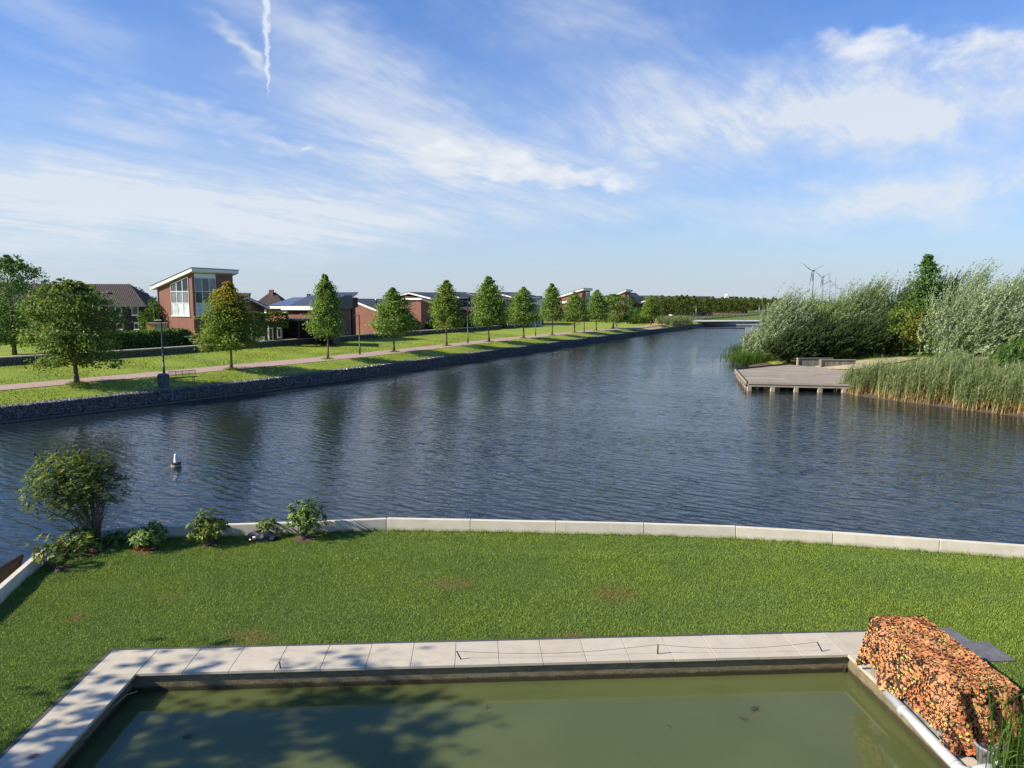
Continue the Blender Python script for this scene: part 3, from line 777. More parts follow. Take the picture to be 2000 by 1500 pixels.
# ------------------------------------------------------------------ pond
def build_pond():
    ZL = -.36
    q = [pond_xy(-.4, .3), pond_xy(PLEN + .4, .3), pond_xy(PLEN + .4, -9), pond_xy(-.4, -9)]
    structure(MB().add([(*p, ZL) for p in q], [(0, 3, 2, 1)]).build('pond_water', 'pond_water'))
    # inner walls set back under the slabs
    mb = MB()
    for (a0, b0, a1, b1) in ((-.10, .06, PLEN + .06, .06), (-.10, -9, -.10, .06), (PLEN + .06, .06, PLEN + .06, -9)):
        p, r = pond_xy(a0, b0), pond_xy(a1, b1)
        n = int(math.dist(p, r) / .3)
        for i in range(n):
            c0 = [p[k] + (r[k] - p[k]) * i / n for k in (0, 1)]; c1 = [p[k] + (r[k] - p[k]) * (i + 1) / n for k in (0, 1)]
            mb.add([(*c0, -1.2), (*c1, -1.2), (*c1, -.03), (*c0, -.03)], [(0, 1, 2, 3)])
    structure(mb.build('pond_wall', 'pond_wall'))
    root = empty('pond_coping', (*pond_xy(0, 0), 0)); root.rotation_euler = (0, 0, math.atan2(PE.y, PE.x))
    tag(root, 'pale rectangular stone slabs edging the green pond', 'paving')
    def slab(a0, a1, b0, b1):
        mb = MB().box(a0 + .004, a1 - .004, b0 + .004, b1 - .004, -.035, .018)
        o = mb.build('slab', 'slab_stone', root, bevel=.004)
        o.location = (0, 0, random.uniform(-.003, .003)); o.rotation_euler = (0, 0, 0)
    D = .89
    xs = [-.83] + list(np.arange(0.0, PLEN - .15, .80)) + [PLEN - .06]
    if xs[-1] - xs[-2] < .3: xs.pop(-2)
    for i in range(len(xs) - 1): slab(xs[i], xs[i + 1], 0, D)
    slab(PLEN - .06, PLEN + .10, 0, D); slab(PLEN + .10, PLEN + .86, 0, D)
    b = 0.0
    slab(-.83, .0, -.11, 0)
    b = -.11
    while b > -8.5: slab(-.83, .0, b - .84, b); b -= .84
    b = 0.0
    while b > -8.5: slab(PLEN, PLEN + .86, b - .84, b); b -= .84
    mb = MB().box(-.90, PLEN + .9, D + .006, D + .075, -.1, .012); mb.box(-.905, -.836, -8.9, D + .07, -.1, .009)
    mb.build('edging_strip', 'dark_edging', root)
    # dark pavers behind the covered box
    pr = empty('dark_paver', (8.5, 13.25, 0)); tag(pr, 'flat dark grey paver lying in the grass beyond the netted box', 'paver', 'dark pavers')
    pr.rotation_euler = (0, 0, .12)
    MB().box(-.32, .32, -.32, .32, -.05, .05).build('stone', 'paver_dark', pr, bevel=.012)
    p2 = empty('dark_paver', (8.8, 12.65, 0)); tag(p2, 'flat dark paver nearest the right side of the netted box', 'paver', 'dark pavers')
    p2.rotation_euler = (0, 0, .05)
    MB().box(-.36, .36, -.36, .36, -.05, .04).build('stone', 'paver_dark', p2, bevel=.012)
    # stakes with their deterrent wire
    st = [('short black stake leaning by the slabs left of the pond centre', (548, 1318), (546, 1293), None),
          ('bent black stake left of middle on the far pond edge', (906, 1300), (892, 1272), (955, 1311)),
          ('upright black stake right of middle on the far pond edge', (1283, 1290), (1285, 1259), (1342, 1304)),
          ('leaning black stake near the far right pond corner', (1612, 1285), (1596, 1254), (1640, 1305))]
    tips = []
    for lab, b0, t0, low in st:
        p0 = G(*b0, -.12); p1 = AT(*t0, p0.y - .05)
        o = MB()
        pts = [p0, (p0 + p1) / 2 + Vector((.006, 0, 0)), p1]
        if low: pts = [Vector((*AT(low[0], low[1], p0.y + .13).xy, AT(low[0], low[1], p0.y + .13).z)), p0 + Vector((.08, .03, -.05))] + pts
        base = Vector(pts[0]); e = empty('black_stake', base); tag(e, lab, 'stake', 'stakes along the pond edge')
        MB().tube([Vector(p) - base for p in pts], .013, 6).build('rod', 'black_paint', e, smooth=True); tips.append(p1)
    wire = MB()
    for a, b in zip(tips[1:], tips[2:]):
        wire.tube([a.lerp(b, t) - Vector((0, 0, .10 * math.sin(PI * t))) for t in np.linspace(0, 1, 9)], .0035, 4)
    tag(wire.build('deterrent_wire', 'black_paint'), 'thin sagging wire strung between the stakes over the slabs', 'wire')
    # tangle of sticks in the corner
    e = empty('fallen_twig', G(1650, 1290, -.2)); tag(e, 'tangle of dark sticks in the far right pond corner', 'twigs')
    mb = MB()
    for k in range(9):
        a = Vector((random.uniform(-.25, .2), random.uniform(-.1, .15), random.uniform(-.16, .2)))
        b = a + Vector((random.uniform(-.35, .35), random.uniform(-.15, .15), random.uniform(-.3, .1)))
        mb.tube([a, (a + b) / 2 + Vector((0, 0, .04)), b], .008, 5)
    mb.build('stick', 'bark_dark', e)
    e = empty('fallen_twig', G(268, 1350, -.2)); tag(e, 'pale bent twig caught in the far left pond corner', 'twigs')
    MB().tube([(0, 0, 0), (-.1, -.15, .02), (-.16, -.5, .0), (-.34, -.66, -.1)], .009, 5).build('stick', 'post_wood', e)
    # leaves afloat and on the slabs
    for i, (px, py, lab, m, sz) in enumerate(((367, 1439, 'dark leaf floating near the left pond wall', 'leaf_litter', .10), (952, 1382, 'small dark leaf floating mid pond', 'leaf_litter', .06),
                                          (1307, 1420, 'tiny dark leaf floating right of the pond centre', 'leaf_litter', .05), (1473, 1385, 'curled dark leaf floating in the right half of the pond', 'leaf_litter', .13),
                                          (1452, 1404, 'small curled leaf floating just below another in the right half', 'leaf_litter', .10), (66, 1478, 'pink fallen leaf on the left slabs', 'leaf_pink', .10))):
        z = .022 if m == 'leaf_pink' else ZL + .004
        p = G(px, py, z); o = MB().add([(-sz, 0, 0), (-sz * .2, -sz * .4, .012), (sz, 0, .03), (-.1 * sz, sz * .4, .02)], [(0, 1, 2), (0, 2, 3)]).build('fallen_leaf', m)
        o.location = p; o.rotation_euler = (0, 0, i * 1.3); tag(o, lab, 'leaf')
build_pond()
# ------------------------------------------------------------------ quay wall of stone-filled baskets
def stone_variant(k, L=2.0, Hh=1.0, D=.9):
    V, Fq, rn = [], [], []
    cube = np.array([(-1, -1, -1), (1, -1, -1), (1, 1, -1), (-1, 1, -1), (-1, -1, 1), (1, -1, 1), (1, 1, 1), (-1, 1, 1)], float)
    faces = np.array([(0, 3, 2, 1), (4, 5, 6, 7), (0, 1, 5, 4), (1, 2, 6, 5), (2, 3, 7, 6), (3, 0, 4, 7)])
    def put(c, s):
        r = Matrix.Rotation(random.uniform(-.5, .5), 3, 'X') @ Matrix.Rotation(random.uniform(-.5, .5), 3, 'Y') @ Matrix.Rotation(random.uniform(-.6, .6), 3, 'Z')
        q = cube * (1 + RNG.uniform(-.28, .28, (8, 3))) * np.array(s) * .5
        q = q @ np.array(r) + np.array(c)
        Fq.append(faces + len(V) * 8); V.append(q); rn.append(np.full(8, random.random()))
    # front face (towards the water: -y) and top
    z = .0
    while z < Hh - .05:
        x = random.uniform(-.05, .03)
        hh = random.uniform(.075, .12)
        while x < L:
            w = random.uniform(.08, .18); put((x + w / 2, .10 + random.uniform(-.025, .02), min(z + hh / 2, Hh - .05)), (w * 1.02, .25, hh * 1.05)); x += w
        z += hh * .95
    for yy in (.25, .45, .65, .84):
        x = 0
        while x < L:
            w = random.uniform(.11, .2); put((x + w / 2, yy, Hh - .08 + random.uniform(-.02, .02)), (w, .2, .2)); x += w
    return np_mesh('gabion_stones', np.concatenate(V), np.concatenate(Fq), 'gabion_stone', np.concatenate(rn))
def build_gabions():
    root = empty('gabion_wall', (*xy(60, vg(60)), -1.0)); tag(root, 'long grey quay wall of stone filled wire baskets along the far bank', 'gabion wall')
    var = [stone_variant(k) for k in range(6)]
    inv = Vector(root.location); s = 8.0; i = 0
    core = MB(); cage = MB(); ledge = MB()
    while s < 236:
        a = Vector((*xy(s, vg(s)), 0)); b = Vector((*xy(s + 2.0, vg(s + 2.0)), 0)); d = b - a; ang = math.atan2(d.y, d.x)
        if s < 190:
            o = link('gabion_basket', var[(i * 5 + i // 3) % 6], parent=root); o['kind'] = 'stuff'
            o.location = a - inv + Vector((0, 0, -.85)); o.rotation_euler = (0, 0, ang); o.scale = (d.length / 2.0, 1, .86)
        n = Vector((-d.y, d.x, 0)).normalized(); t = d.normalized()
        c0, c1 = a + n * .16 - inv, b + n * .16 - inv
        core.add([c0 + Vector((0, 0, -1)), c1 + Vector((0, 0, -1)), c1 + Vector((0, 0, -.02 if s < 190 else .0)), c0 + Vector((0, 0, -.02 if s < 190 else .0)),
                  c0 + n * .9 + Vector((0, 0, -.02)), c1 + n * .9 + Vector((0, 0, -.02))], [(0, 1, 2, 3), (3, 2, 5, 4)])
        for h0, h1, f in ((-.97, -.87, -.06),):
            l0, l1 = a - n * .06 - inv, b - n * .06 - inv
            ledge.add([l0 + Vector((0, 0, -1.2)), l1 + Vector((0, 0, -1.2)), l1 + Vector((0, 0, -.9)), l0 + Vector((0, 0, -.9)), l0 + n * .25 + Vector((0, 0, -.86)), l1 + n * .25 + Vector((0, 0, -.86))],
                      [(0, 1, 2, 3), (3, 2, 5, 4)])
        if s < 75:
            for q in (a, ):
                for k in (0, 1):
                    w = q + t * (k * 1.0) - inv - n * .045
                    cage.tube([w + Vector((0, 0, -.85)), w + Vector((0, 0, .015)), w + n * .9 + Vector((0, 0, .03))], .008, 4)
        s += 2.0; i += 1
    core.build('core', 'low_wall_stone', root); cage.build('wire_cage', 'zinc', root)
    ledge.build('timber_ledge', 'weathered_wood', root)
build_gabions()

def build_low_wall():
    root = empty('low_garden_wall', (*xy(70, vlw(70)), ZW)); tag(root, 'low rough stone wall with pale coping behind the far lawn', 'garden wall')
    inv = Vector(root.location); s = 20.0; k = 0
    while s < 150:
        a = Vector((*xy(s, vlw(s)), 0)); b = Vector((*xy(s + 3, vlw(s + 3)), 0)); d = b - a
        mb = MB(); n = 8; L = d.length
        # uneven rubble face
        for i in range(n):
            for j in range(4):
                w = L / n; mb.box(i * w + .015, (i + 1) * w - .015, random.uniform(-.05, .03), .38, -.25 + j * .23 + .012, -.25 + (j + 1) * .23 - .012)
        o = mb.build('wall_section', 'low_wall_stone', root); o.location = a - inv + Vector((0, 0, ZW - ZW)); o.rotation_euler = (0, 0, math.atan2(d.y, d.x)); o.location.z = 0
        c = MB().box(0.01, L - .01, -.08, .46, .665, .765).build('coping_stone', 'kerb_concrete', root, bevel=.012)
        c.location = o.location; c.rotation_euler = o.rotation_euler
        s += 3; k += 1
build_low_wall()

# ------------------------------------------------------------------ trees
def trunk_mesh(name, h, r0, r1, mat, limbs=(), lean=(0, 0), bend=.05):
    mb = MB(); n = 9; pts, rad = [], []
    for i in range(n):
        t = i / (n - 1)
        pts.append((lean[0] * t + bend * math.sin(t * 5), lean[1] * t + bend * math.sin(t * 4 + 1), h * t)); rad.append(r0 * (1 - t) + r1 * t + (r0 * .35 * max(0, 1 - t * 12)))
    mb.tube(pts, rad, 8)
    for (t, az, L, up) in limbs:
        i = min(int(t * (n - 1)), n - 2); b = Vector(pts[i]).lerp(Vector(pts[i + 1]), t * (n - 1) - i)
        d = Vector((math.cos(az), math.sin(az), up)).normalized()
        r = (r0 * (1 - t) + r1 * t) * .55
        mb.tube([b, b + d * L * .5 + Vector((0, 0, .05 * L)), b + d * L + Vector((0, 0, .2 * L))], [r, r * .65, r * .2], 6)
    return mb.mesh(name, mat, smooth=True)

def crown_lime(name, h0, h1, Rm, mat, nc=300, per=26, leaf=.21, shape='pyr', flat=.55, spread=.30, seed=0):
    g = np.random.default_rng(seed)
    t = g.beta(1.25, 1.35, nc) if shape == 'pyr' else g.random(nc)
    if shape == 'pyr':
        prof = np.where(t < .18, .72 + .28 * t / .18, np.power(np.clip((1 - t) / .82, 0, 1), .74))
    elif shape == 'round':
        prof = np.sqrt(np.clip(1 - ((t - .42) / .60) ** 2, 0.02, 1))
    else:
        prof = np.sqrt(np.clip(1 - ((t - .5) / .53) ** 2, 0.02, 1))
    az = g.uniform(0, 2 * PI, nc)
    wa = .16 if shape == 'pyr' else .24; wob = 1 + wa * np.sin(az * 3 + t * 9 + seed) + .5 * wa * np.sin(az * 5 - t * 13 + 2 * seed) + g.normal(0, .10, nc)
    rr = Rm * prof * wob * (.30 + .70 * np.sqrt(g.random(nc)))
    cx, cy = rr * np.cos(az), rr * np.sin(az)
    cz = h0 + (h1 - h0) * t - .16 * rr + g.normal(0, .08, nc)
    # leader shoots at the top
    k = max(6, nc // 22)
    cz[:k] = h1 - np.abs(g.normal(0, .075, k)) * (h1 - h0); q_ = (h1 - cz[:k]) * (.20 if shape == 'pyr' else .5); cx[:k] = g.normal(0, 1, k) * q_; cy[:k] = g.normal(0, 1, k) * q_
    cen = np.stack([cx, cy, cz], 1)
    out = unit(np.stack([cx, cy, np.zeros(nc)], 1) + 1e-4)
    ax = unit(out + np.array([0, 0, .25]))          # twig direction
    P = np.repeat(cen, per, 0); O = np.repeat(out, per, 0); A = np.repeat(ax, per, 0)
    n = len(P); sz = np.repeat(g.uniform(.7, 1.3, nc), per)[:, None]
    loc = g.normal(size=(n, 3)) * np.array([spread, spread, spread * flat]) * sz + A * (g.normal(0, spread * .7, n)[:, None])
    small = np.clip((h1 - P[:, 2:3]) / (.24 * (h1 - h0)), .28, 1)
    P = P + loc * small
    axis = O * .8 + g.normal(size=(n, 3)) * .75 + np.array([0, 0, -.45])
    nrm = np.array([0, 0, 1.0]) + O * .55 + g.normal(size=(n, 3)) * .5
    L = g.uniform(.75, 1.3, n) * leaf
    return leaves(name, P, axis, nrm, L, L * .78, mat, g.random(n))

def tree(name, label, pos, trunk_me, crown_me, scale=1.0, rz=0.0, cat='tree', group=None, sxy=None):
    e = empty(name, pos, rz); e.scale = (sxy or scale, sxy or scale, scale)
    link('trunk', trunk_me, parent=e); link('crown', crown_me, parent=e)
    return tag(e, label, cat, group)

def lim(n, t0, t1, L, up, s=0):
    r = random.Random(s); return [(r.uniform(t0, t1), r.uniform(0, 2 * PI), r.uniform(.6, 1.1) * L, up) for _ in range(n)]
def px_h(pbase, top_py):            # height above the base that reaches image row top_py at that distance
    return ZAT(top_py, pbase.y) - pbase.z
GRASS_TUFTS = []
def build_bank_trees():
    tr = [trunk_mesh('lime_trunk', 6.2, .12, .03, 'bark', lim(9, .4, .9, 1.1, .7, s), (random.uniform(-.15, .15), 0)) for s in range(3)]
    try_ = trunk_mesh('lime_trunk_yellow', 6.2, .12, .03, 'bark_yellow', lim(9, .4, .9, 1.1, .7, 9), (-.1, 0))
    cr = [crown_lime('lime_crown', 2.4, 8.0, 1.8, 'lime_leaf', 380, 36, .175, seed=s) for s in (1, 2)]
    cr += [crown_lime('lime_crown', 2.4, 8.0, 2.1, 'lime_leaf', 400, 36, .175, seed=3), crown_lime('lime_crown', 2.4, 8.0, 1.85, 'lime_leaf_light', 380, 36, .175, seed=4)]
    crd = crown_lime('lime_crown', 1.6, 8.0, 2.3, 'lime_leaf', 400, 36, .18, 'round', seed=6)
    aut = crown_lime('autumn_crown', 2.15, 8.0, 2.3, 'autumn_leaf', 420, 36, .19, seed=5)
    spec = [  # px, base py, top py, half width px, trunk, crown, label
        (640, 702, 538, 37, tr[0], cr[0], 'tall dark green pyramid tree just left of the second lamp post'),
        (770, 688, 563, 42, tr[1], cr[2], 'broad squat conical tree between the second lamp post and flat topped brick wall'),
        (873, 676, 548, 36, tr[2], cr[3], 'bright green conical tree just left of the third lamp post'),
        (955, 668, 541, 38, tr[0], cr[1], 'tall conical tree just right of the third lamp post'),
        (1022, 661, 561, 31, tr[1], cr[2], 'even cone shaped tree between third and fourth lamp posts'),
        (1078, 655, 555, 26, tr[2], cr[0], 'slim conical tree just right of the fourth lamp post'),
        (1122, 650, 571, 27, try_, cr[2], 'tree with yellowish trunk in front of the second brick tower'),
        (1165, 646, 567, 25, tr[0], cr[0], 'narrow tree between the two distant brick towers'),
        (1198, 642, 574, 29, tr[1], crd, 'rounded tree beside the walker on the path'),
        (1271, 636, 577, 20, tr[2], cr[3], 'yellow green tree at the end of the paved path')]
    e = on_bank(452, 722); h = px_h(e, 552)
    t = tree('lime_tree', 'conical tree turning orange at its top in front of the glazed brick tower', e, try_, aut, h / 8.0, .4, 'tree', 'trees along the far path')
    w = 60 / FPX * e.y / 2.5; t.scale = (w * 1.0, w, h / 8.0); GRASS_TUFTS.append(e)
    for i, (px, py, top, hw, tm, cm, lab) in enumerate(spec):
        p = on_bank(px, py); h = px_h(p, top); w = hw / FPX * p.y / 2.12
        t = tree('lime_tree', lab, p, tm, cm, h / 8.0, i * 1.1, 'tree', 'trees along the far path'); t.scale = (w, w, h / 8.0); GRASS_TUFTS.append(p)
    # broad brownish tree nearest on the left
    p = on_bank(150, 750); h = px_h(p, 540)
    tm = trunk_mesh('maple_trunk', h * .75, .17, .04, 'bark', lim(14, .38, .95, 2.2, .55, 4), (-.35, 0))
    cm = crown_lime('maple_crown', 1.8, h * .97, 2.8, 'maple_leaf', 470, 36, .19, 'round', .45, .34, 21)
    tree('maple_tree', 'broad brown tinged tree nearest the left edge of the path', p, tm, cm, 1, 0.3, 'tree'); GRASS_TUFTS.append(p)
    # loose ash at the left edge, beyond the low wall
    p = G(28, 693, ZW); h = px_h(p, 500)
    tm = trunk_mesh('ash_trunk', h * .8, .2, .04, 'bark', lim(16, .3, .95, 2.6, .7, 14))
    cm = crown_lime('ash_crown', 1.5, h, 3.6, 'ash_leaf', 520, 34, .2, 'oval', .7, .36, 31)
    tree('ash_tree', 'tall loose crowned green tree at the left edge behind the low wall', p, tm, cm, 1, 0, 'tree')
    # the tree out of frame whose shade falls on the slabs
    tm = trunk_mesh('garden_trunk', 8.4, .19, .04, 'bark', lim(14, .5, .97, 1.8, .8, 5))
    cm = crown_lime('garden_crown', 6.5, 9.3, 2.3, 'ash_leaf', 84, 34, .26, 'oval', .35, .38, 41)
    tree('garden_tree', 'leafy garden tree left of the pond shading its corner', (-15.7, 6.0, 0), tm, cm, 1, 0, 'tree')
build_bank_trees()

def tufts(name, label, pts, mat, per=120, rad=.5, h=(.1, .35), wd=.016):
    V = []
    for p in pts:
        n = per; a = RNG.uniform(0, 2 * PI, n); r = rad * np.sqrt(RNG.random(n))
        x = p[0] + r * np.cos(a); y = p[1] + r * np.sin(a); z = np.full(n, p[2] - .03); hh = RNG.uniform(*h, n) * (1.15 - r / rad * .7); th = RNG.uniform(0, 2 * PI, n); ln = RNG.uniform(.1, .7, n)
        T = np.empty((n, 3, 3))
        T[:, 0] = np.stack([x - np.sin(th) * wd, y + np.cos(th) * wd, z], 1); T[:, 1] = np.stack([x + np.sin(th) * wd, y - np.cos(th) * wd, z], 1)
        T[:, 2] = np.stack([x + np.cos(th) * hh * ln, y + np.sin(th) * hh * ln, z + hh], 1); V.append(T)
    V = np.concatenate(V); n = len(V)
    me = np_mesh(name, V.reshape(-1, 3), np.arange(n * 3).reshape(n, 3), mat, np.repeat(RNG.random(n), 3), k=3)
    return tag(link(name, me), label, 'grass', kind='stuff')
def build_tufts():
    tufts('tree_base_grass', 'unmown grass tufts round the trunks on the far bank', GRASS_TUFTS, 'bank_blades', 500, .75, (.12, .45), .02)
    pts = []
    for s in np.arange(12, 190, .45):
        x, y = xy(s, vg(s) + 1.02 + abs(random.gauss(0, .12))); pts.append((x, y, .0))
    tufts('quay_grass', 'ragged grass fringe behind the stone quay wall', pts, 'bank_blades', 26, .3, (.06, .26), .02)
    pts = []
    for s in np.arange(20, 150, .5):
        x, y = xy(s, vlw(s) - .12); pts.append((x, y, ZW - .06))
    tufts('wall_foot_grass', 'rough grass along the foot of the low stone wall', pts, 'bank_blades', 16, .3, (.08, .3), .022)
    pts = []
    for s in np.arange(14, 190, .4):
        for f, sg in ((vpn, -1), (vpf, 1)):
            if random.random() < .6:
                x, y = xy(s, f(s) + sg * random.uniform(-.10, .12)); pts.append((x, y, ZP + .02))
    tufts('path_edge_grass', 'grass creeping over both edges of the paved path', pts, 'bank_blades', 14, .22, (.03, .10), .025)
    pts = []
    for a in np.arange(-.9, PLEN + .9, .07):
        if math.sin(a * 2.3) + math.sin(a * 5.1 + 1) > -.5: x, y = pond_xy(a, .99 + abs(random.gauss(0, .03))); pts.append((x, y, 0))
    for b in np.arange(-4, .95, .07):
        if math.sin(b * 3.3) + math.sin(b * 6.1 + 1) > -.5: x, y = pond_xy(-.93 - abs(random.gauss(0, .03)), b); pts.append((x, y, 0))
    tufts('slab_edge_grass', 'grass tufts creeping over the dark edging beside the slabs', pts, 'lawn_blades', 9, .05, (.03, .075), .005)
    # short sward over the near part of the far bank
    N = 90000; s = RNG.uniform(14, 120, N) ** 1.0; u = RNG.random(N); V = []
    x = np.empty(N); y = np.empty(N); z = np.empty(N); ok = np.zeros(N, bool)
    for i in range(N):
        a = vg(s[i]) + 1.0; b = max(vlw(s[i]), a + 6); v = a + u[i] * (b - a); pn = vpn(s[i]); pf = vpf(s[i])
        if pn - .05 < v < pf + .05: continue
        x[i], y[i] = xy(s[i], v); z[i] = bank_z(x[i], y[i]); ok[i] = True
    x, y, z = x[ok], y[ok], z[ok]; n = len(x); th = RNG.uniform(0, 2 * PI, n); h = RNG.uniform(.05, .13, n); ln = RNG.uniform(.2, .8, n); wd = .03
    T = np.empty((n, 3, 3)); z = z - .02
    T[:, 0] = np.stack([x - np.sin(th) * wd, y + np.cos(th) * wd, z], 1); T[:, 1] = np.stack([x + np.sin(th) * wd, y - np.cos(th) * wd, z], 1)
    T[:, 2] = np.stack([x + np.cos(th) * h * ln, y + np.sin(th) * h * ln, z + h], 1)
    me = np_mesh('bank_sward', T.reshape(-1, 3), np.arange(n * 3).reshape(n, 3), 'bank_blades', np.repeat(RNG.random(n), 3), k=3)
    tag(link('bank_sward', me), 'sunlit mown grass of the far bank', 'grass', kind='stuff')
build_tufts()

# ------------------------------------------------------------------ furniture on the far bank
def build_lamps():
    def lamp(p, h, lab, rz):
        e = empty('street_lamp', p, rz); tag(e, lab, 'lamp post', 'lamp posts along the far path')
        MB().lathe([(.095, -.1), (.095, 1.0), (.075, 1.02), (.062, h - .05), (.062, h)], 10).build('pole', 'black_paint', e, smooth=True)
        MB().lathe([(.04, h), (.07, h + .02), (.07, h + .07), (.03, h + .08)], 10, (0, 0, 0)).build('collar', 'black_paint', e)
        hd = MB().add([(-.62, -.11, h + .03), (.12, -.13, h + .03), (.12, .13, h + .03), (-.62, .11, h + .03), (-.55, -.07, h + .10), (.08, -.10, h + .13), (.08, .10, h + .13), (-.55, .07, h + .10)],
                      [(0, 3, 2, 1), (4, 5, 6, 7), (0, 1, 5, 4), (1, 2, 6, 5), (2, 3, 7, 6), (3, 0, 4, 7)]).build('lamp_head', 'black_paint', e, bevel=.015)
        MB().box(-.5, 0, -.07, .07, h + .018, h + .032).build('lens', 'glass_grey', hd)
    for px, py, top, lab in ((321, 739, 627, 'black lamp post behind the litter bin and bench'), (703, 693, 617, 'black lamp post in front of the big sunlit brick gable'),
                             (914, 671, 590, 'black lamp post between two conical trees right of centre row'), (1046, 656.5, 596, 'black lamp post with its head hidden in tree crowns further along the path'),
                             (1141, 648.5, 600, 'dark lamp post beside the tree with yellowish trunk')):
        p = on_bank(px, py); lamp(p, px_h(p, top), lab, R(-10))
    for px, py, top, lab in ((1359, 627, 597, 'thin grey mast beside the white bridge deck'), (1482, 626, 594, 'thin grey mast at the far end of the bridge'), (1277, 634, 588, 'dark post next to the yellow green tree by the side path')):
        p = G(px, py, .5); h = px_h(p, top); e = empty('lamp_mast', p); tag(e, lab, 'lamp post')
        MB().lathe([(.11, 0), (.07, h)], 8).build('pole', 'grey_metal', e, smooth=True); MB().box(-.5, .12, -.14, .14, h, h + .12).build('lamp_head', 'grey_metal', e, bevel=.02)
build_lamps()

def build_bench_bin():
    p = on_bank(320, 757); e = empty('litter_bin', p + Vector((0, 0, -.02)), R(-25)); tag(e, 'grey upright litter bin in front of the nearest lamp post', 'litter bin')
    h = 1.12; w = .30
    MB().add([(-w, -w, 0), (w, -w, 0), (w, w, 0), (-w, w, 0), (-w * 1.08, -w * 1.08, h * .86), (w * 1.08, -w * 1.08, h * .86), (w * 1.08, w * 1.08, h * .86), (-w * 1.08, w * 1.08, h * .86)],
             [(0, 3, 2, 1), (4, 5, 6, 7), (0, 1, 5, 4), (1, 2, 6, 5), (2, 3, 7, 6), (3, 0, 4, 7)]).build('body', 'bin_grey', e, bevel=.03)
    MB().add([(-w * 1.1, -w * 1.1, h * .865), (w * 1.1, -w * 1.1, h * .865), (w * 1.1, w * 1.1, h * .865), (-w * 1.1, w * 1.1, h * .865), (-w * .7, -w * .7, h), (w * .7, -w * .7, h), (w * .7, w * .7, h), (-w * .7, w * .7, h)],
             [(0, 3, 2, 1), (4, 5, 6, 7), (0, 1, 5, 4), (1, 2, 6, 5), (2, 3, 7, 6), (3, 0, 4, 7)]).build('lid', 'bin_grey', e, bevel=.02)
    MB().box(-.2, .2, -w * 1.1 - .012, -w * 1.06, h * .72, h * .82).build('opening', 'rubber', e)
    for k in range(5): MB().box(-.2 + k * .09, -.16 + k * .09, -w * 1.085 - .002, -w * 1.0, h * .08, h * .62).build('rib', 'bin_grey', e)
    a = on_bank(336, 748); b = on_bank(380, 746.5); d = b - a; d.z = 0; L = 2.0
    e = empty('bench', (a + b) / 2, math.atan2(d.y, d.x) - R(4)); tag(e, 'dark wire mesh bench facing the canal beside the litter bin', 'bench')
    wb = MB()
    for i in range(22):
        x = -L / 2 + L * i / 21; wb.tube([(x, .06, .46), (x, .14, .66), (x, .20, .92)], .009, 4)
    for k, (y, z) in enumerate(((.06, .46), (.11, .58), (.15, .70), (.18, .82))): wb.tube([(-L / 2, y, z), (L / 2, y, z)], .008, 4)
    wb.build('backrest', 'black_paint', e)
    wb = MB()
    for i in range(9): wb.tube([(-L / 2, -.42 + i * .055, .44 + .01 * math.sin(i)), (L / 2, -.42 + i * .055, .44 + .01 * math.sin(i))], .011, 4)
    wb.build('seat', 'black_paint', e)
    fr = MB()
    fr.tube([(-L / 2, -.44, .44), (L / 2, -.44, .44)], .02, 6); fr.tube([(-L / 2, .2, .93), (L / 2, .2, .93)], .022, 6)
    for x in (-L / 2, -L / 4, 0, L / 4, L / 2): fr.tube([(x, -.44, .44), (x, .05, .44), (x, .2, .93)], .02, 6)
    fr.build('frame', 'black_paint', e)
    for x in (-.75, .75):
        MB().tube([(x, -.36, .44), (x, -.38, -.15)], .025, 6).build('leg', 'black_paint', e); MB().tube([(x, .04, .44), (x, .1, -.15)], .025, 6).build('leg', 'black_paint', e)
build_bench_bin()

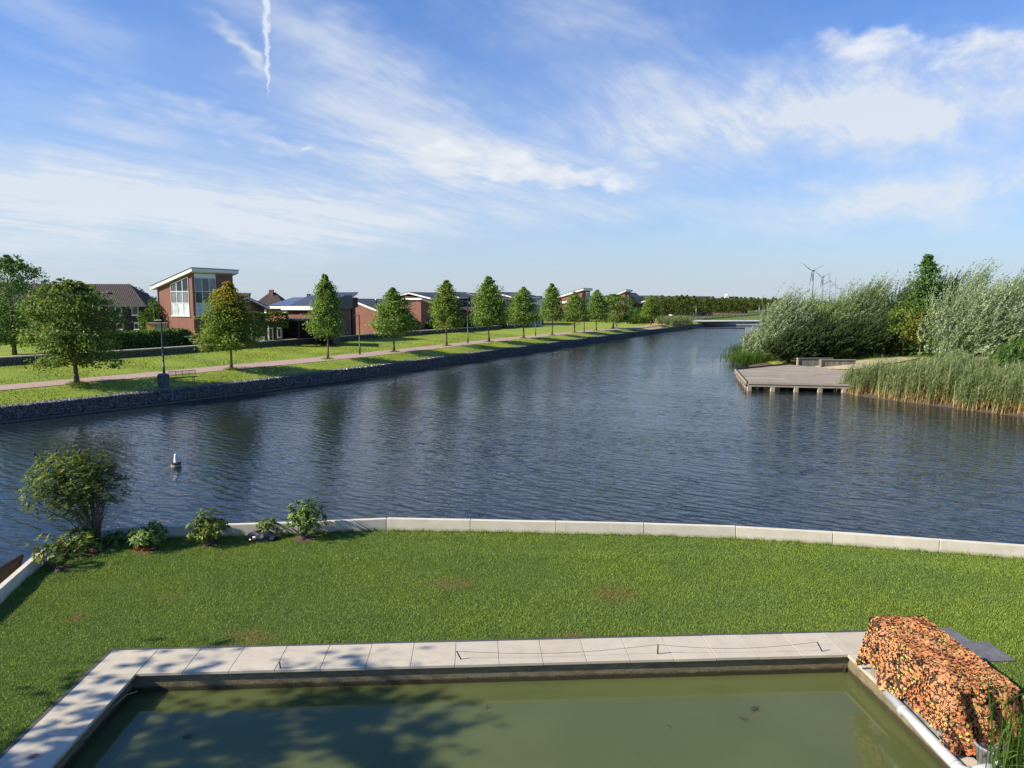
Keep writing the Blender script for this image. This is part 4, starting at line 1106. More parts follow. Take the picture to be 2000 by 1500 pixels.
# ------------------------------------------------------------------ houses
HANG = math.atan2(U0[1], U0[0])          # houses stand square to the bank: local X along it, local Y away from the water
UX, VY = Vector((U0[0], U0[1], 0)), Vector((V0[0], V0[1], 0))
class House:
    def __init__(s, name, label, corner, z0=ZW, ang=None):
        s.o = Vector((corner[0], corner[1], z0)); s.ang = HANG if ang is None else ang
        s.ux = Vector((math.cos(s.ang), math.sin(s.ang), 0)); s.vy = Vector((-math.sin(s.ang), math.cos(s.ang), 0))
        s.root = empty(name, s.o, s.ang); tag(s.root, label, 'house')
    def hit(s, face, px, py, off=0.0):
        """photo pixel -> (coordinate along the face, height) on face 'G' (x=off) or 'C' (y=off)"""
        d = ray(px, py); n = s.ux if face == 'G' else s.vy
        t = ((s.o + n * off) - EYE).dot(n) / d.dot(n); p = EYE + d * t - s.o
        return (p.dot(s.vy) if face == 'G' else p.dot(s.ux)), p.z
    def len_to(s, face, px, off=0.0): return s.hit(face, px, 600, off)[0]
    def part(s, mb, name, mat, parent=None, **k): return mb.build(name, mat, parent or s.root, **k)
    def prof_y(s, prof, x0, x1, name='wall', mat='brick_red'):   # profile in (y,z) swept along x
        return s.part(MB().prism([(x0, y, z) for y, z in prof], (x1 - x0, 0, 0)), name, mat)
    def prof_x(s, prof, y0, y1, name='wall', mat='brick_red'):
        return s.part(MB().prism([(x, y0, z) for x, z in prof], (0, y1 - y0, 0)), name, mat)
    def roof_y(s, a, b, x0, x1, fas='white_paint', tile='tiles_dark', th=.30, skin=.07):
        """roof slab between two (y,z) points swept along x: white edge slab with a tiled skin above"""
        (ya, za), (yb, zb) = a, b
        r = s.part(MB().prism([(x0, ya, za), (x0, yb, zb), (x0, yb, zb + th), (x0, ya, za + th)], (x1 - x0, 0, 0)), 'roof', fas)
        e = .05
        t = s.part(MB().prism([(x0 - e, ya - e if ya < yb else ya + e, za + th + .002), (x0 - e, yb, zb + th + .002), (x0 - e, yb, zb + th + skin), (x0 - e, ya - e if ya < yb else ya + e, za + th + skin)], (x1 - x0 + 2 * e, 0, 0)), 'roof_tiles', tile, r)
        return r
    def roof_x(s, a, b, y0, y1, fas='white_paint', tile='tiles_dark', th=.30, skin=.07):
        (xa, za), (xb, zb) = a, b
        r = s.part(MB().prism([(xa, y0, za), (xb, y0, zb), (xb, y0, zb + th), (xa, y0, za + th)], (0, y1 - y0, 0)), 'roof', fas)
        e = .05
        s.part(MB().prism([(xa - e, y0 - e, za + th + .002), (xb + e, y0 - e, zb + th + .002), (xb + e, y0 - e, zb + th + skin), (xa - e, y0 - e, za + th + skin)], (0, y1 - y0 + 2 * e, 0)), 'roof_tiles', tile, r)
        return r
    def window(s, face, a0, a1, z0, z1, cols=2, rows=(1,), glass=('glass_dark',), off=0.0, top=None, fw=.07, frame='white_frame', sill=True):
        """frame bars proud of the wall, one pane per light; top=(z at a0, z at a1) for a raked head"""
        if a0 > a1: a0, a1 = a1, a0
        ta, tb = top or (z1, z1)
        def P(a, z, d):   # d = distance out of the wall
            return (off - d, a, z) if face == 'G' else (a, off - d, z)
        def bar(m, a, z, b, w, w0=.012, w1=.085):
            m.add([P(a, z, w0), P(b, z, w0), P(b, w, w0), P(a, w, w0), P(a, z, w1), P(b, z, w1), P(b, w, w1), P(a, w, w1)],
                  [(0, 3, 2, 1), (4, 5, 6, 7), (0, 1, 5, 4), (1, 2, 6, 5), (2, 3, 7, 6), (3, 0, 4, 7)])
        zt = lambda a: ta + (tb - ta) * (a - a0) / (a1 - a0)
        fr = MB(); tot = sum(rows); zs = [z0]
        zb = min(ta, tb) if top else z1
        for r in rows: zs.append(zs[-1] + (zb - z0) * r / tot)
        xs = [a0 + (a1 - a0) * i / cols for i in range(cols + 1)]
        for x in xs:
            h = zt(min(max(x, a0), a1)); bar(fr, max(x - fw / 2, a0 - .0), z0, min(x + fw / 2, a1 + .0), h)
        for i, z in enumerate(zs):
            if i == len(zs) - 1 and top: continue
            bar(fr, a0, z - fw / 2, a1, z + fw / 2, .010, .088)
        # raked or level head
        m = fr; q = .12 if top else fw
        m.add([P(a0, ta - q, .014), P(a1, tb - q, .014), P(a1, tb, .014), P(a0, ta, .014), P(a0, ta - q, .086), P(a1, tb - q, .086), P(a1, tb, .086), P(a0, ta, .086)],
              [(0, 3, 2, 1), (4, 5, 6, 7), (0, 1, 5, 4), (1, 2, 6, 5), (2, 3, 7, 6), (3, 0, 4, 7)])
        w = s.part(fr, 'window', frame)
        for j in range(len(zs) - 1):
            for i in range(cols):
                g = glass[j % len(glass)]
                if isinstance(g, (list, tuple)): g = g[i % len(g)]
                x0, x1 = xs[i] + fw / 2, xs[i + 1] - fw / 2; zl = zs[j] + fw / 2
                zu0, zu1 = (zs[j + 1] - fw / 2,) * 2
                if top and j == len(zs) - 2: zu0, zu1 = zt(x0) - .12, zt(x1) - .12
                s.part(MB().add([P(x0, zl, .03), P(x1, zl, .03), P(x1, zu1, .03), P(x0, zu0, .03), P(x0, zl, .004), P(x1, zl, .004), P(x1, zu1, .004), P(x0, zu0, .004)],
                                [(0, 1, 2, 3), (4, 7, 6, 5), (0, 4, 5, 1), (1, 5, 6, 2), (2, 6, 7, 3), (3, 7, 4, 0)]), 'pane', g, w)
        if sill: bar(MBX := MB(), a0 - .12, z0 - .14, a1 + .12, z0 - fw / 2 - .002, .0, .14); s.part(MBX, 'sill', frame, w)
        return w
    def win_px(s, face, r, off=0.0, **k):
        a0, z1 = s.hit(face, r[0], r[1], off); a1, z0 = s.hit(face, r[2], r[3], off)
        return s.window(face, a0, a1, z0, z1, off=off, **k)

def corner_at(px, off):
    """point on the line running `off` metres behind the straight quay line, seen at photo column px"""
    k = (px - 1000) / FPX * math.cos(PITCH)       # x ~ k*y at eye level
    # base line through (-8.2,86.5) along U0, shifted by off along V0
    bx, by = -8.2 + V0[0] * off, 86.5 + V0[1] * off
    t = (k * by - bx) / (U0[0] - k * U0[1]); return (bx + U0[0] * t, by + U0[1] * t)

def build_houses():
    # ---- glazed brick tower
    c = corner_at(377, 31.5); h = House('tower_house', 'tall red brick tower house with slanted roof and full height corner windows', c)
    W = h.len_to('G', 309); L = h.len_to('C', 457)
    zn = h.hit('G', 375, 533)[1]; zl = h.hit('G', 309, 563)[1]
    h.prof_y([(0, -1), (W, -1), (W, zl), (0, zn)], 0, L, mat='brick_red')
    sl = (zl - zn) / W
    h.roof_y((-.55, zn - sl * .55 + .02), (W + .75, zl + sl * .75 + .02), -.45, L + .55, th=.42, skin=.09)
    a0, a1 = h.hit('G', 373.0, 600)[0], h.hit('G', 336, 600)[0]
    zb = h.hit('G', 355, 616)[1]
    zr = lambda y: zn + sl * y - .25
    z_mid1, z_mid2 = h.hit('G', 355, 592)[1], h.hit('G', 355, 569)[1]; hd = min(zr(a0), zr(a1))
    h.window('G', a0 + .25, a1, zb, hd, 3, (z_mid1 - zb, z_mid2 - z_mid1, hd - z_mid2), ('glass_frost', 'glass_grey', ['glass_dark', 'glass_dark', 'glass_mid']), top=(zr(a0 + .25), zr(a1)))
    b0, b1 = .35, h.hit('C', 421, 560)[0]
    zt = zn - .55
    h.window('C', b0, b1, zb, zt, 3, (z_mid1 - zb, z_mid2 - z_mid1, zt - z_mid2), ('glass_frost', 'glass_mid', ['glass_grey', 'glass_mid', 'glass_grey']))
    h.part(MB().box(b0, b1, -.06, .0, zt + .05, zn - .05), 'head_panel', 'white_paint')
    h.part(MB().tube([(-.08, W - .12, -1), (-.08, W - .12, zl - .05)], .06, 8), 'downpipe', 'zinc')
    h.part(MB().box(-1.2, -.02, .4, 3.6, 1.15, 1.32), 'canopy', 'white_paint')
    # ---- dark house on the left
    p0 = AT(283, 640, 108); h = House('dark_house', 'dark brick house with long brown tiled roof behind the broad tree', (p0.x, p0.y), ZW, R(12))
    Wd = 22.0; D = 9.0; ze = ZAT(596, 108) - ZW; zr = ZAT(555, 112.5) - ZW
    h.part(MB().box(-Wd, 0, 0, D, -1, ze), 'wall', 'brick_dark')
    o = .5
    rf = h.part(MB().add([(-Wd - o, -o, ze - .1), (o, -o, ze - .1), (o, D + o, ze - .1), (-Wd - o, D + o, ze - .1), (-Wd + 1, D / 2, zr), (-3.0, D / 2, zr)],
                         [(0, 1, 5, 4), (1, 2, 5), (2, 3, 4, 5), (3, 0, 4), (0, 3, 2, 1)]), 'roof', 'tiles_brown')
    h.part(MB().box(-Wd - o, o, -o - .06, -o - .005, ze - .22, ze - .02), 'gutter', 'grey_metal', rf)
    for x, zz in ((-8.8, .42), (-5.6, .40)):
        yv = D / 2 * .62; zz2 = ze + (zr - ze) * .60
        h.part(MB().box(x - .2, x + .2, yv - .7, yv - .3, zz2 - .1, zz2 + .22), 'roof_vent', 'zinc', rf)
    for r in ((212, 597, 239, 615), (257, 597, 271, 615), (228, 631, 241, 643), (262, 630, 272, 643)):
        x0, z1 = h.hit('C', r[0], r[1]); x1, z0 = h.hit('C', r[2], r[3]); h.window('C', x0, x1, z0, z1, 2 if r[2] - r[0] > 20 else 1, (1,), (['glass_dark', 'glass_grey'],), fw=.13)
    # ---- small gabled house right of the tower
    c = corner_at(470, 31.0); h = House('gable_house', 'small brick house with white edged gable window right of the tower', c)
    L0 = h.len_to('C', 459); La = h.len_to('C', 478); L1 = h.len_to('C', 516)
    za = h.hit('C', 478, 583)[1]; ze1 = h.hit('C', 514, 601)[1]; ze0 = za - (za - ze1) * .55
    h.prof_x([(L0, -1), (L1, -1), (L1, ze1), (La, za), (L0, ze0)], 0, 9, mat='brick_purple')
    h.roof_x((L0 - .4, ze0 - .15), (La, za), -.5, 9.3, th=.25); h.roof_x((La, za), (L1 + .6, ze1 - .25), -.5, 9.3, th=.25)
    x0, x1 = h.hit('C', 464, 600)[0], h.hit('C', 487.5, 600)[0]
    h.window('C', x0, x1, h.hit('C', 478, 611)[1], h.hit('C', 478, 588.5)[1], 3, (1, 1), ('glass_grey', ['glass_dark', 'white_frame', 'glass_dark']))
    # ---- house with the solar roof
    c = corner_at(519, 40); h = House('solar_house', 'brick house with blue solar panels and white roof edge', c)
    # its lit face turns to the camera along the street: a long low face across the view
    ang = R(-23); p0 = AT(519, 640, 114); h.root.location = (p0.x, p0.y, ZW); h.root.rotation_euler = (0, 0, ang)
    h.o = Vector((p0.x, p0.y, ZW)); h.ang = ang; h.ux = Vector((math.cos(ang), math.sin(ang), 0)); h.vy = Vector((-math.sin(ang), math.cos(ang), 0))
    x1 = h.hit('C', 634, 600)[0]; zt = h.hit('C', 560, 600)[1]; zr = ZAT(581, 117) - ZW
    h.part(MB().box(0, x1, 0, 8, -1, zt), 'wall', 'brick_pale')
    rf = h.part(MB().prism([(-.4, -.5, zt - .05), (-.4, 7.0, zr), (-.4, 8.4, zr), (-.4, 8.4, zt - .05)], (x1 + .6, 0, 0)), 'roof', 'tiles_brown')
    h.part(MB().box(-.5, x1 + .3, -.62, -.52, zt - .22, zt + .16), 'fascia', 'white_paint', rf)
    n = Vector((0, -(zr - zt), 7.4)).normalized() * .09
    def rp(x, t): return Vector((x, -.5 + 7.5 * t, zt - .05 + (zr - zt + .05) * t)) + n
    for i in range(4):
        xa, xb = .3 + i * 1.45, .3 + i * 1.45 + 1.41
        for j in range(2):
            t0, t1 = .12 + j * .42, .12 + j * .42 + .41
            q = [rp(xa, t0), rp(xb, t0), rp(xb, t1), rp(xa, t1)]
            h.part(MB().prism(q, n * .5), 'solar_panel', 'solar_glass', rf)
    for x in (3.3, 5.0): h.part(MB().box(x, x + .45, 6.2, 6.65, zr - .6, zr + .6), 'chimney', 'black_paint', rf)
    for r in ((515.5, 602, 521, 610), (553, 602, 560, 610)): h.win_px('C', r, cols=1, glass=('glass_grey',), fw=.12)
    # lower sunlit wing with blue tiles in front of it
    c = AT(560, 640, 104); h = House('low_wing', 'low brick wing with blue tiles and broad white fascia beside the solar roof', (c.x, c.y), ZW, R(-23))
    x1 = h.hit('C', 626, 620)[0]; zt = h.hit('C', 590, 603)[1]; zr = ZAT(577, 110) - ZW
    h.part(MB().box(0, x1, 0, 7, -1, zt), 'wall', 'brick_red')
    rf = h.part(MB().prism([(-.3, -.5, zt), (-.3, 5.5, zr), (-.3, 7.3, zr), (-.3, 7.3, zt)], (x1 + .6, 0, 0)), 'roof', 'tiles_blue')
    h.part(MB().box(-.4, x1 + .4, -.64, -.52, zt - .18, zt + .38), 'fascia', 'white_paint', rf)
    # ---- glazed end and big sunlit gable
    c = corner_at(686, 25); h = House('glazed_house', 'dark tiled house with tall glazed end beside the big sunlit gable', c)
    L0 = h.len_to('C', 657); L1 = 0.0
    za = h.hit('C', 686, 577)[1]; zb = h.hit('C', 657, 598)[1]
    h.prof_x([(L0, -1), (L1, -1), (L1, za), (L0, zb)], 0, 6, mat='brick_purple')
    h.roof_x((L0 - .6, zb - .3), (L1 + .5, za + .22), -.9, 6.4, fas='white_frame', tile='tiles_blue', th=.22)
    xa = h.hit('C', 662, 620)[0]; xb = h.hit('C', 683.5, 620)[0]
    zl = lambda x: zb + (za - zb) * (x - L0) / (L1 - L0) - .2
    z0 = h.hit('C', 675, 656)[1]; zs = [h.hit('C', 675, q)[1] for q in (632, 613)]
    h.window('C', xa, xb, z0, zl(xa), 2, (zs[0] - z0, zs[1] - zs[0], max(zl(xa) - zs[1], .4)), (['glass_dark', 'glass_frost'], 'glass_dark', 'glass_mid'), top=(zl(xa), zl(xb)), fw=.12, frame='white_frame')
    h.part(MB().box(xb + .1, L1 + .3, -.4, .0, -1, za - .35), 'brick_pier', 'brick_purple')
    c = corner_at(738, 31); h = House('sunlit_gable_house', 'large sunlit red brick gable with white sloping verge near second lamp', c)
    W = h.len_to('G', 687); zt = h.hit('G', 687, 588)[1]; zn = h.hit('G', 728, 605)[1]
    yn = h.len_to('G', 728); sl = (zt - zn) / (W - yn); z_0 = zn - sl * yn
    h.prof_y([(0, -1), (W, -1), (W, zt), (0, z_0)], 0, 9, mat='brick_red')
    h.roof_y((-.5, z_0 - sl * .5), (W + .1, zt + sl * .1), -.3, 9.4, tile='tiles_slate', th=.36)
    h.prof_y([(W + .1, -1), (W + 5, -1), (W + 5, zt - 1.5), (W + .1, zt)], .2, 9, mat='brick_red'); h.roof_y((W + .1, zt), (W + 5.3, zt - 1.6), .1, 9.3, tile='tiles_slate', th=.3)
    x, z = h.hit('G', 733, 586)[0], h.hit('G', 733, 569)[1]
    h.part(MB().lathe([(.16, 0), (.16, 1.35), (.22, 1.36), (.22, 1.7), (.05, 1.72)], 12, (1.2, 1.2, z_0 + .6)), 'flue', 'zinc', smooth=True)
    # ---- flat topped wall block
    c = corner_at(822, 27.5); h = House('block_house', 'plain sunlit brick block with level white roof edge right of squat tree', c)
    W = h.len_to('G', 765); L = h.len_to('C', 842); zt = h.hit('G', 810, 585.5)[1]
    h.prof_y([(0, -1), (W, -1), (W, zt + .35), (0, zt)], 0, L + 1, mat='brick_red')
    h.roof_x((-.35, zt + .0), (L + 1.3, zt - 1.0), -.35, W + .3, th=.36, tile='tiles_dark')
    # ---- terrace of shaded houses with white edges
    labs = ('shaded brick house with dark roof behind the bright conical tree', 'shaded brick house with long white roof edge left of tall conical tree',
            'shaded brick house with white edge between two conical trees', 'brick house with dark roof partly behind the even cone shaped tree')
    for i, (pa, pb, top, labl) in enumerate(zip((838, 893, 946, 996), (890, 944, 996, 1050), (584, 582, 584, 581), labs)):
        c = corner_at(pa, 29 + (i % 2) * 1.5); h = House('terrace_house', labl, c); h.root['group'] = 'terrace houses behind the trees'
        L = h.len_to('C', pb); zt = h.hit('C', (pa + pb) / 2, top)[1]
        h.prof_y([(0, -1), (9, -1), (9, zt + 1.0), (0, zt)], 0, L - .1, mat='brick_purple')
        h.roof_y((-.6, zt - .1), (4.5, zt + 1.0), -.3, L + .1, th=.3, tile='tiles_dark'); h.roof_y((4.5, zt + 1.0), (9.4, zt - .1), -.3, L + .1, th=.3, tile='tiles_dark')
        n = 3
        for k in range(n):
            x = L * (k + .5) / n; h.window('C', x - .7, x + .7, zt - 2.0, zt - .6, 2, (1,), (['glass_dark', 'glass_mid'],)); h.window('C', x - .8, x + .8, -.4, 1.9, 2, (1,), ('glass_dark',), sill=False)
    c = corner_at(1058, 27); h = House('white_gable_house', 'pale house end with white gable and tall lit glass between conical trees', c)
    L0 = h.len_to('C', 1042); zt = h.hit('C', 1056, 586)[1]; zl = h.hit('C', 1042, 592)[1]
    h.prof_x([(L0, -1), (0, -1), (0, zt), (L0, zl)], 0, 8, mat='white_paint'); h.roof_x((L0 - .8, zl - .1), (.4, zt + .1), -.7, 8.3, th=.4, tile='tiles_dark')
    x0 = h.hit('C', 1045, 600)[0]; x1 = h.hit('C', 1055, 600)[0]
    h.window('C', x0, x1, .2, zl - .4, 2, (1, 1, 1), ('glass_dark', 'glass_grey', 'glass_grey'))
    # ---- the two distant towers
    for px_l, px_c, px_r, y_l, y_c, off, lab, kind in ((1090, 1137, 1152, 582, 567.5, 27, 'distant red brick tower with slanted white roof behind yellow trunked tree', 0),
                                                        (1190, 1220, 1230.5, 583, 570, 25, 'farther red brick tower with square white window and slanted roof', 1)):
        c = corner_at(px_c, off); h = House('far_tower_house', lab, c); h.root['group'] = 'slant roofed towers'
        W = h.len_to('G', px_l); L = h.len_to('C', px_r); zn = h.hit('G', px_c, y_c)[1]; zl = h.hit('G', px_l, y_l)[1]; sl = (zl - zn) / W
        h.prof_y([(0, -1), (W, -1), (W, zl), (0, zn)], 0, L, mat='brick_red'); h.roof_y((-.5, zn - sl * .5), (W + 1, zl + sl), -.45, L + 1.0, th=.5, skin=.12)
        if kind == 0:
            h.window('C', L * .42, L * .82, zn - 5.5, zn - .5, 2, (1, 2), ('glass_grey', 'glass_mid'), fw=.2)
            h.prof_y([(W * .55, -1), (W + 3, -1), (W + 3, zl - 1.6), (W * .55, zl - 1.6)], -2, 6, name='wing', mat='brick_red'); h.part(MB().box(-2.4, 6, W * .55 - .3, W + 3.3, zl - 1.598, zl - .9), 'wing_roof', 'white_paint')
        else:
            h.win_px('G', (1209.5, 579, 1215, 588), cols=1, glass=('glass_dark',), fw=.45); h.window('C', L * .35, L * .75, zn - 4.5, zn - 1.2, 2, (1,), ('glass_grey',), fw=.15)
            h.part(MB().tube([(L - .3, -.1, -1), (L - .3, -.1, zn - 5)], .09, 6), 'downpipe', 'white_paint')
    # ---- slate roofed group beyond the towers
    c = corner_at(1246, 25); h = House('slate_house', 'brick house with slate roof and white angled verge right of the far tower', c)
    W = h.len_to('G', 1231) + 6; L = h.len_to('C', 1262); zt = h.hit('G', 1246, 592)[1]
    h.prof_y([(0, -1), (W, -1), (W, zt), (0, zt)], 0, 12, mat='brick_purple')
    h.roof_y((-.5, zt - .2), (W * .5, zt + 3.4), -.3, 12.3, tile='tiles_slate', th=.35); h.roof_y((W * .5, zt + 3.4), (W + .5, zt - .2), -.3, 12.3, tile='tiles_slate', th=.35)
    c = corner_at(1262, 23); h = House('lit_end_house', 'sunlit brick house end with white roof edge beside yellow green tree', c)
    W = h.len_to('G', 1247); zt = h.hit('G', 1255, 588)[1]
    h.prof_y([(0, -1), (W, -1), (W, zt - .9), (0, zt)], 0, 9, mat='brick_red'); h.roof_y((-.5, zt), (W + .5, zt - 1.0), -.4, 9.4, th=.45, tile='tiles_slate')
    # ---- long roofs behind
    for i, (pa, pb, y0, top, bot, lab) in enumerate(((1150, 1200, 250, 577.5, 600, 'dark long roof seen between the two distant towers'), (1228, 1300, 290, 577, 600, 'dark long roof behind the slate house'), (1290, 1395, 340, 578.5, 600, 'long low dark roof behind the avenue trees'),
                                                    (1395, 1462, 430, 582, 600, 'low grey building behind the avenue, farther right'), (1415, 1446, 460, 579, 600, 'grey boxy building with pale slanted end behind the avenue'),
                                                    (493, 553, 150, 571, 600, 'far hipped brown roof with chimney behind the solar house'), (452, 480, 135, 572, 600, 'far brown hipped roof just right of the tall tower'), (885, 930, 150, 577, 600, 'far brown roof ridge above the terrace'), (1030, 1062, 190, 578, 600, 'far dark roof above the terrace near the white gable'))):
        a = AT(pa, 600, y0); b = AT(pb, 600, y0); W = b.x - a.x; zr = ZAT(top, y0 + 4) - ZW; ze = zr - (3.2 if y0 < 200 else 2.6)
        h = House('background_house', lab, (a.x, a.y), ZW, R(4)); h.part(MB().box(0, W, 0, 8, -1, ze), 'wall', 'brick_purple' if i % 2 else 'brick_dark')
        hip = 2.6 if y0 < 200 and i in (5, 6) else .0
        h.part(MB().add([(-.5, -.5, ze), (W + .5, -.5, ze), (W + .5, 8.5, ze), (-.5, 8.5, ze), (hip, 4, zr), (W - hip, 4, zr)], [(0, 1, 5, 4), (1, 2, 5), (2, 3, 4, 5), (3, 0, 4), (0, 3, 2, 1)]), 'roof', ('tiles_dark', 'tiles_slate')[i % 2] if y0 > 200 else 'tiles_brown')
        if i == 5: h.part(MB().box(W * .42, W * .55, 3.0, 4.0, zr - 1.2, zr + .55), 'chimney', 'brick_pale')
        if i == 4: h.part(MB().prism([(-2, -1, ze), (1.5, -1, zr + 1.5), (2.5, -1, zr + 1.5), (2.0, -1, ze)], (0, 3, 0)), 'slanted_end', 'white_paint')
build_houses()
# ------------------------------------------------------------------ hedges, gardens
def leafy_shell(name, mat, dims, n, leaf, seed=0, rough=.12, rounded=.0):
    """hedge or clipped shrub: leaves through the outer layer of a box or ellipsoid standing on z=0"""
    g = np.random.default_rng(seed); a, b, c = dims
    p = g.uniform(-1, 1, (n, 3))
    if rounded:
        p = unit(g.normal(size=(n, 3))) * (1 - .45 * g.random((n, 1)) ** 1.6)
        lump = 1 + .16 * np.sin(p[:, 0] * 5 + seed) * np.sin(p[:, 1] * 4.1 + 1) + .14 * np.sin(p[:, 2] * 6 + p[:, 0] * 3 + seed)
        nr = unit(p); P = p * lump[:, None] * np.array([a / 2, b / 2, c / 2]) + np.array([0, 0, c * .47])
        P[:, 2] = np.maximum(P[:, 2], .02)
    else:
        ax = g.choice(3, n, p=np.array([b * c, a * c, a * b * .8]) / (b * c + a * c + a * b * .8)); sgn = g.choice([-1, 1], n); sgn[ax == 2] = 1
        d = 1 - np.abs(g.normal(0, rough, n)) * (1.0 / np.array([a, b, c])[ax] * 1.6)
        p[np.arange(n), ax] = sgn * d
        nr = np.zeros((n, 3)); nr[np.arange(n), ax] = sgn
        P = p * np.array([a / 2, b / 2, c / 2]) + np.array([0, 0, c / 2]) + g.normal(0, .05, (n, 3))
        P[:, 2] += .10 * np.sin(P[:, 0] * 2.3 + seed) * (P[:, 2] > c * .7)
    axis = g.normal(size=(n, 3)) + np.array([0, 0, -.2]) + nr * .4; nrm = nr + g.normal(size=(n, 3)) * .55 + np.array([0, 0, .35])
    L = leaf * g.uniform(.7, 1.35, n)
    return leaves(name, P, axis, nrm, L, L * .62, mat, g.random(n))
def shrub(name, label, pos, dims, mat, n, leaf, seed, rz=0, rounded=True, cat='shrub', core='bark_dark'):
    e = empty(name, pos, rz); tag(e, label, cat)
    mb = MB()
    rr = random.Random(seed)
    if rounded:
        for k in range(7):
            a = rr.uniform(0, 2 * PI); mb.tube([(0.05 * math.cos(a), .05 * math.sin(a), -.05), (dims[0] * .18 * math.cos(a), dims[1] * .18 * math.sin(a), dims[2] * .4), (dims[0] * .36 * math.cos(a), dims[1] * .36 * math.sin(a), dims[2] * .75)], [.04, .025, .008], 5)
    else:
        mb.box(-dims[0] * .42, dims[0] * .42, -dims[1] * .28, dims[1] * .28, -.05, dims[2] * .85)
    mb.build('stems', core, e)
    link('foliage', leafy_shell(name + '_foliage', mat, dims, n, leaf, seed, rounded=1.0 if rounded else 0), parent=e)
    return e
def build_gardens():
    # long hedge behind the low wall at the left
    a, b = G(196, 691, ZW), G(412, 671, ZW); a.y += 1.5; b.y += 1.5; d = b - a; L = d.length
    h = px_h(Vector((0, (a.y + b.y) / 2, ZW)), 645)
    e = shrub('garden_hedge', 'long clipped green hedge behind the low wall below the brick tower', (a + b) / 2, (L, 1.6, h), 'hedge_leaf', 9000, .26, 3, math.atan2(d.y, d.x), False, 'hedge')
    p = G(200, 690, ZW); shrub('garden_shrub', 'light green shrub at the left end of the long hedge', p, (2.0, 1.8, 1.5), 'lush_leaf', 900, .22, 5)
    p = AT(300, 640, 94); p.z = ZW; shrub('garden_tree_shrub', 'tall bright green shrub left of the glazed tower', p, (3.2, 3, 5.6), 'lush_leaf', 3500, .28, 8, cat='shrub')
    p = AT(278, 640, 128); p.z = ZW
    e = shrub('background_tree', 'dark evergreen tree between dark house and brick tower', p, (7, 5, 7.6), 'willow_dark_shaded', 4000, .45, 9, cat='tree')
    p = AT(425, 665, 86); p.z = ZW; shrub('garden_shrub', 'brownish shrub under the orange tinged tree behind the low wall', p, (3.6, 2, 1.9), 'maple_leaf', 1500, .2, 11)
    # pleached tree in front of the veranda
    p = AT(518, 655, 91); p.z = ZW; e = empty('pleached_tree', p, HANG * 0 + R(20)); tag(e, 'flat trained leafy tree in front of the dark veranda', 'tree')
    mb = MB(); mb.tube([(-.9, 0, -.1), (-.9, 0, 3.0)], .07, 6); mb.tube([(1.4, 0, -.1), (1.4, 0, 3.0)], .07, 6); mb.tube([(-2.6, 0, 2.9), (2.6, 0, 3.0)], .05, 6); mb.build('trunk', 'bark', e)
    cm = leafy_shell('pleached_crown', 'lush_leaf', (5.6, 1.8, 1.9), 2600, .27, 17); o = link('crown', cm, parent=e, loc=(0, 0, 2.35))
    for i, (px, py, w, hh, m, lab) in enumerate(((480, 665, 3.6, 1.2, 'lush_leaf', 'leafy border plants behind the low wall below the pleached tree'), (505, 664, 3.0, 1.0, 'lush_leaf', 'low leafy plants right of the border plants behind the low wall'),
            (800, 650, 5.0, 2.6, 'willow_dark_shaded', 'dark rounded shrub below the flat topped brick block'), (838, 649, 4.6, 2.4, 'willow_dark_shaded', 'dark shrub at the right corner of the brick block'),
            (760, 651, 5.4, 1.4, 'purple_shrub_leaf', 'low reddish shrub behind the squat conical tree'), (905, 646, 4.2, 2.2, 'lush_leaf', 'light green shrub behind the third lamp post'),
            (985, 642, 4.6, 1.9, 'purple_shrub_leaf', 'reddish brown shrub behind the low wall between conical trees'), (640, 662, 3.4, 2.4, 'willow_dark_shaded', 'dark evergreen shrub behind the trunk of tall pyramid tree'),
            (1243, 628, 8, 4.5, 'hedge_leaf', 'dark bush below the slate roof near the path end'), (1262, 629.5, 10, 3.4, 'lush_leaf', 'broad bright green bush at the end of the lawn'), (1238, 631, 6, 2.6, 'lush_leaf', 'light green bush left of the broad bush at lawn end'))):
        if px > 1200: p = G(px, py, .9); z = bank_z(p.x, p.y)
        else:
            p = G(px, py, ZW); s, v = sv(p.x, p.y); v = max(v, vlw(s) + 1.4); p = Vector((*xy(s, v), ZW)); z = ZW
        p.z = z - .02
        shrub('garden_shrub', lab, p, (w, w * .7, hh), m, int(900 + w * 160), .2 + .02 * w, 30 + i)
    # veranda: dark roof, posts, white doors
    h = House('veranda', 'dark timber veranda with white posts behind the low wall', (AT(556, 655, 93).x, 93), ZW, R(8)); h.root['category'] = 'veranda'
    x1 = h.hit('C', 655, 640)[0]; x0 = h.hit('C', 548, 640)[0]; zt = h.hit('C', 600, 627)[1]
    h.part(MB().box(x0, x1, -.4, 5.5, zt, zt + .28), 'roof', 'black_paint', bevel=.02); h.part(MB().box(x0, x1 - .2, 5.2, 5.4, -.5, zt), 'back_wall', 'dark_wood'); h.part(MB().box(x1 - .2, x1, 0, 5.4, -.5, zt), 'side_wall', 'dark_wood')
    for q, m in ((0, 'black_paint'), (.33, 'black_paint'), (.66, 'black_paint'), (1, 'black_paint')):
        x = x0 + .2 + (x1 - x0 - .5) * q; h.part(MB().box(x - .07, x + .07, -.2, -.06, -.5, zt), 'post', m)
    h.part(MB().prism([(x0 + 5, -.15, zt - .1), (x0 + 5.2, -.15, zt - .1), (x0 + 6.3, -.15, zt - 1.6), (x0 + 6.1, -.15, zt - 1.6)], (0, .3, 0)), 'curtain', 'curtain')
    h = House('garden_shed', 'dark garden room with white door frames below the small gabled house', (AT(490, 655, 94).x, 94), ZW, R(8)); h.root['category'] = 'shed'
